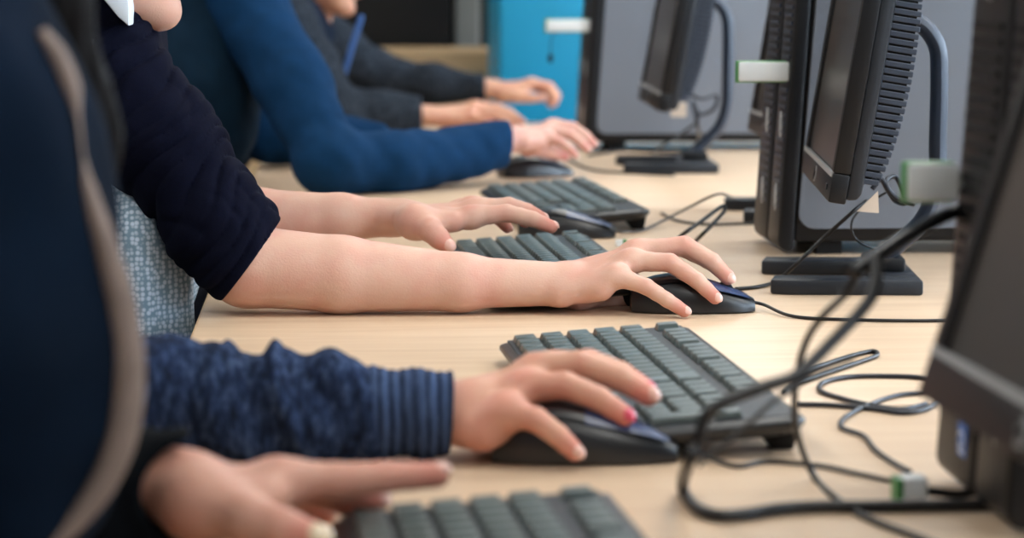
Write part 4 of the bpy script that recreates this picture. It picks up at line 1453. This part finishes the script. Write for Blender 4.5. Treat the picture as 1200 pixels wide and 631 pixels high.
# ---- chairs
def chair(x, y, label):
    r = empty('swivel_chair', label, 'chair', (x, y, 0))
    F = Field((x - .26, y - .26, .33), (x + .28, y + .26, .43), .006)
    F.seg(V((x - .05, y - .1, .385)), V((x - .05, y + .1, .385)), .14, .14, .02, flat=(Z_, .2)); F.seg(V((x + .07, y - .1, .385)), V((x + .07, y + .1, .385)), .14, .14, .03, flat=(Z_, .2))
    reparent(F.mesh('seat', M['chairm']), r)
    F = Field((x - .36, y - .26, .55), (x - .22, y + .26, .98), .006)
    F.seg(V((x - .28, y - .12, .76)), V((x - .28, y + .12, .76)), .15, .15, .02, flat=(X_, .14))
    reparent(F.mesh('backrest', M['chairm']), r)
    m = MB(); m.tube([V((x, y, .06)), V((x, y, .37))], .025, 14); reparent(m.build('column', M['metal'], None, smooth=True), r)
    m = MB(); m.tube(catmull([V((x - .02, y, .35)), V((x - .25, y, .36)), V((x - .315, y, .44)), V((x - .31, y, .7))]), .014, 10); reparent(m.build('back_support', M['blackm'], None, smooth=True), r)
    for k in range(5):
        a = k * 2 * math.pi / 5 + .3
        e = V((x + .27 * math.cos(a), y + .27 * math.sin(a), .06))
        m = MB(); m.tube([V((x, y, .085)), e + V((0, 0, .005))], .016, 10); l = m.build('leg', M['blackm'], None, smooth=True); reparent(l, r)
        m = MB(); mx = Matrix.Translation(e - V((0, 0, .032))) @ Matrix.Rotation(a, 4, 'Z')
        m.prism([(.027 * math.cos(q * math.pi / 8), .027 * math.sin(q * math.pi / 8)) for q in range(16)], 1, -.012, .012, 0, mx); c_ = m.build('castor', M['blackm'], None, bevel=.002); c_.parent = l


for Jx, lb in ((JA, 'grey swivel chair under the nearest person in the hoodie'), (JB, 'grey swivel chair under the person in the heather knit'), (JC, 'grey swivel chair under the person with bare forearms'), (JD, 'grey swivel chair under the person in the blue sweater'), (JE, 'grey swivel chair under the farthest person')):
    chair(Jx['pelvis'].x, Jx['pelvis'].y, lb)

# ------------------------------------------------------------------ light
w = bpy.data.worlds.new('sky'); SC.world = w; w.use_nodes = True
nt = w.node_tree
sky = nt.nodes.new('ShaderNodeTexSky'); sky.sky_type = 'PREETHAM' if False else 'HOSEK_WILKIE'
sky.sun_direction = (.2, -.3, .9); sky.turbidity = 5
bg = nt.nodes['Background']; nt.links.new(sky.outputs[0], bg.inputs[0]); bg.inputs[1].default_value = .6


def area(name, loc, rot, sx, sy, e, col):
    l = bpy.data.lights.new(name, 'AREA'); l.shape = 'RECTANGLE'; l.size = sx; l.size_y = sy; l.energy = e; l.color = col
    o = bpy.data.objects.new(name, l); COL.objects.link(o); o.location = loc; o.rotation_euler = rot
    return o


for i, (a, b) in enumerate(WIN):
    area('window_and_fill_daylight', (XR + .25, (a + b) / 2, 1.7), (0, R(90), 0), 1.5, 1.7, 130, (.68, .83, 1))
for i, (a, b) in enumerate(FILL_WIN):
    area('window_and_fill_daylight', ((a + b) / 2, YF - .25, 1.7), (R(-90), 0, 0), 1.9, 1.5, 30, (.72, .86, 1))  # cool fill light added at the made-up front windows
for x in (-1.4, .9, 2.4):
    for y in (-.6, 1.6, 3.8, 6.0):
        area('lamp_light', (x, y, ZC - .06), (0, 0, 0), .55, 1.1, 11.5, (1, .98, .95))
SC.view_settings.view_transform = 'Standard'
SC.view_settings.look = 'None'
SC.view_settings.exposure = 0
SC.view_settings.gamma = 1
SC.view_settings.use_curve_mapping = False
SC.cycles.use_denoising = True
SC.cycles.max_bounces = 6
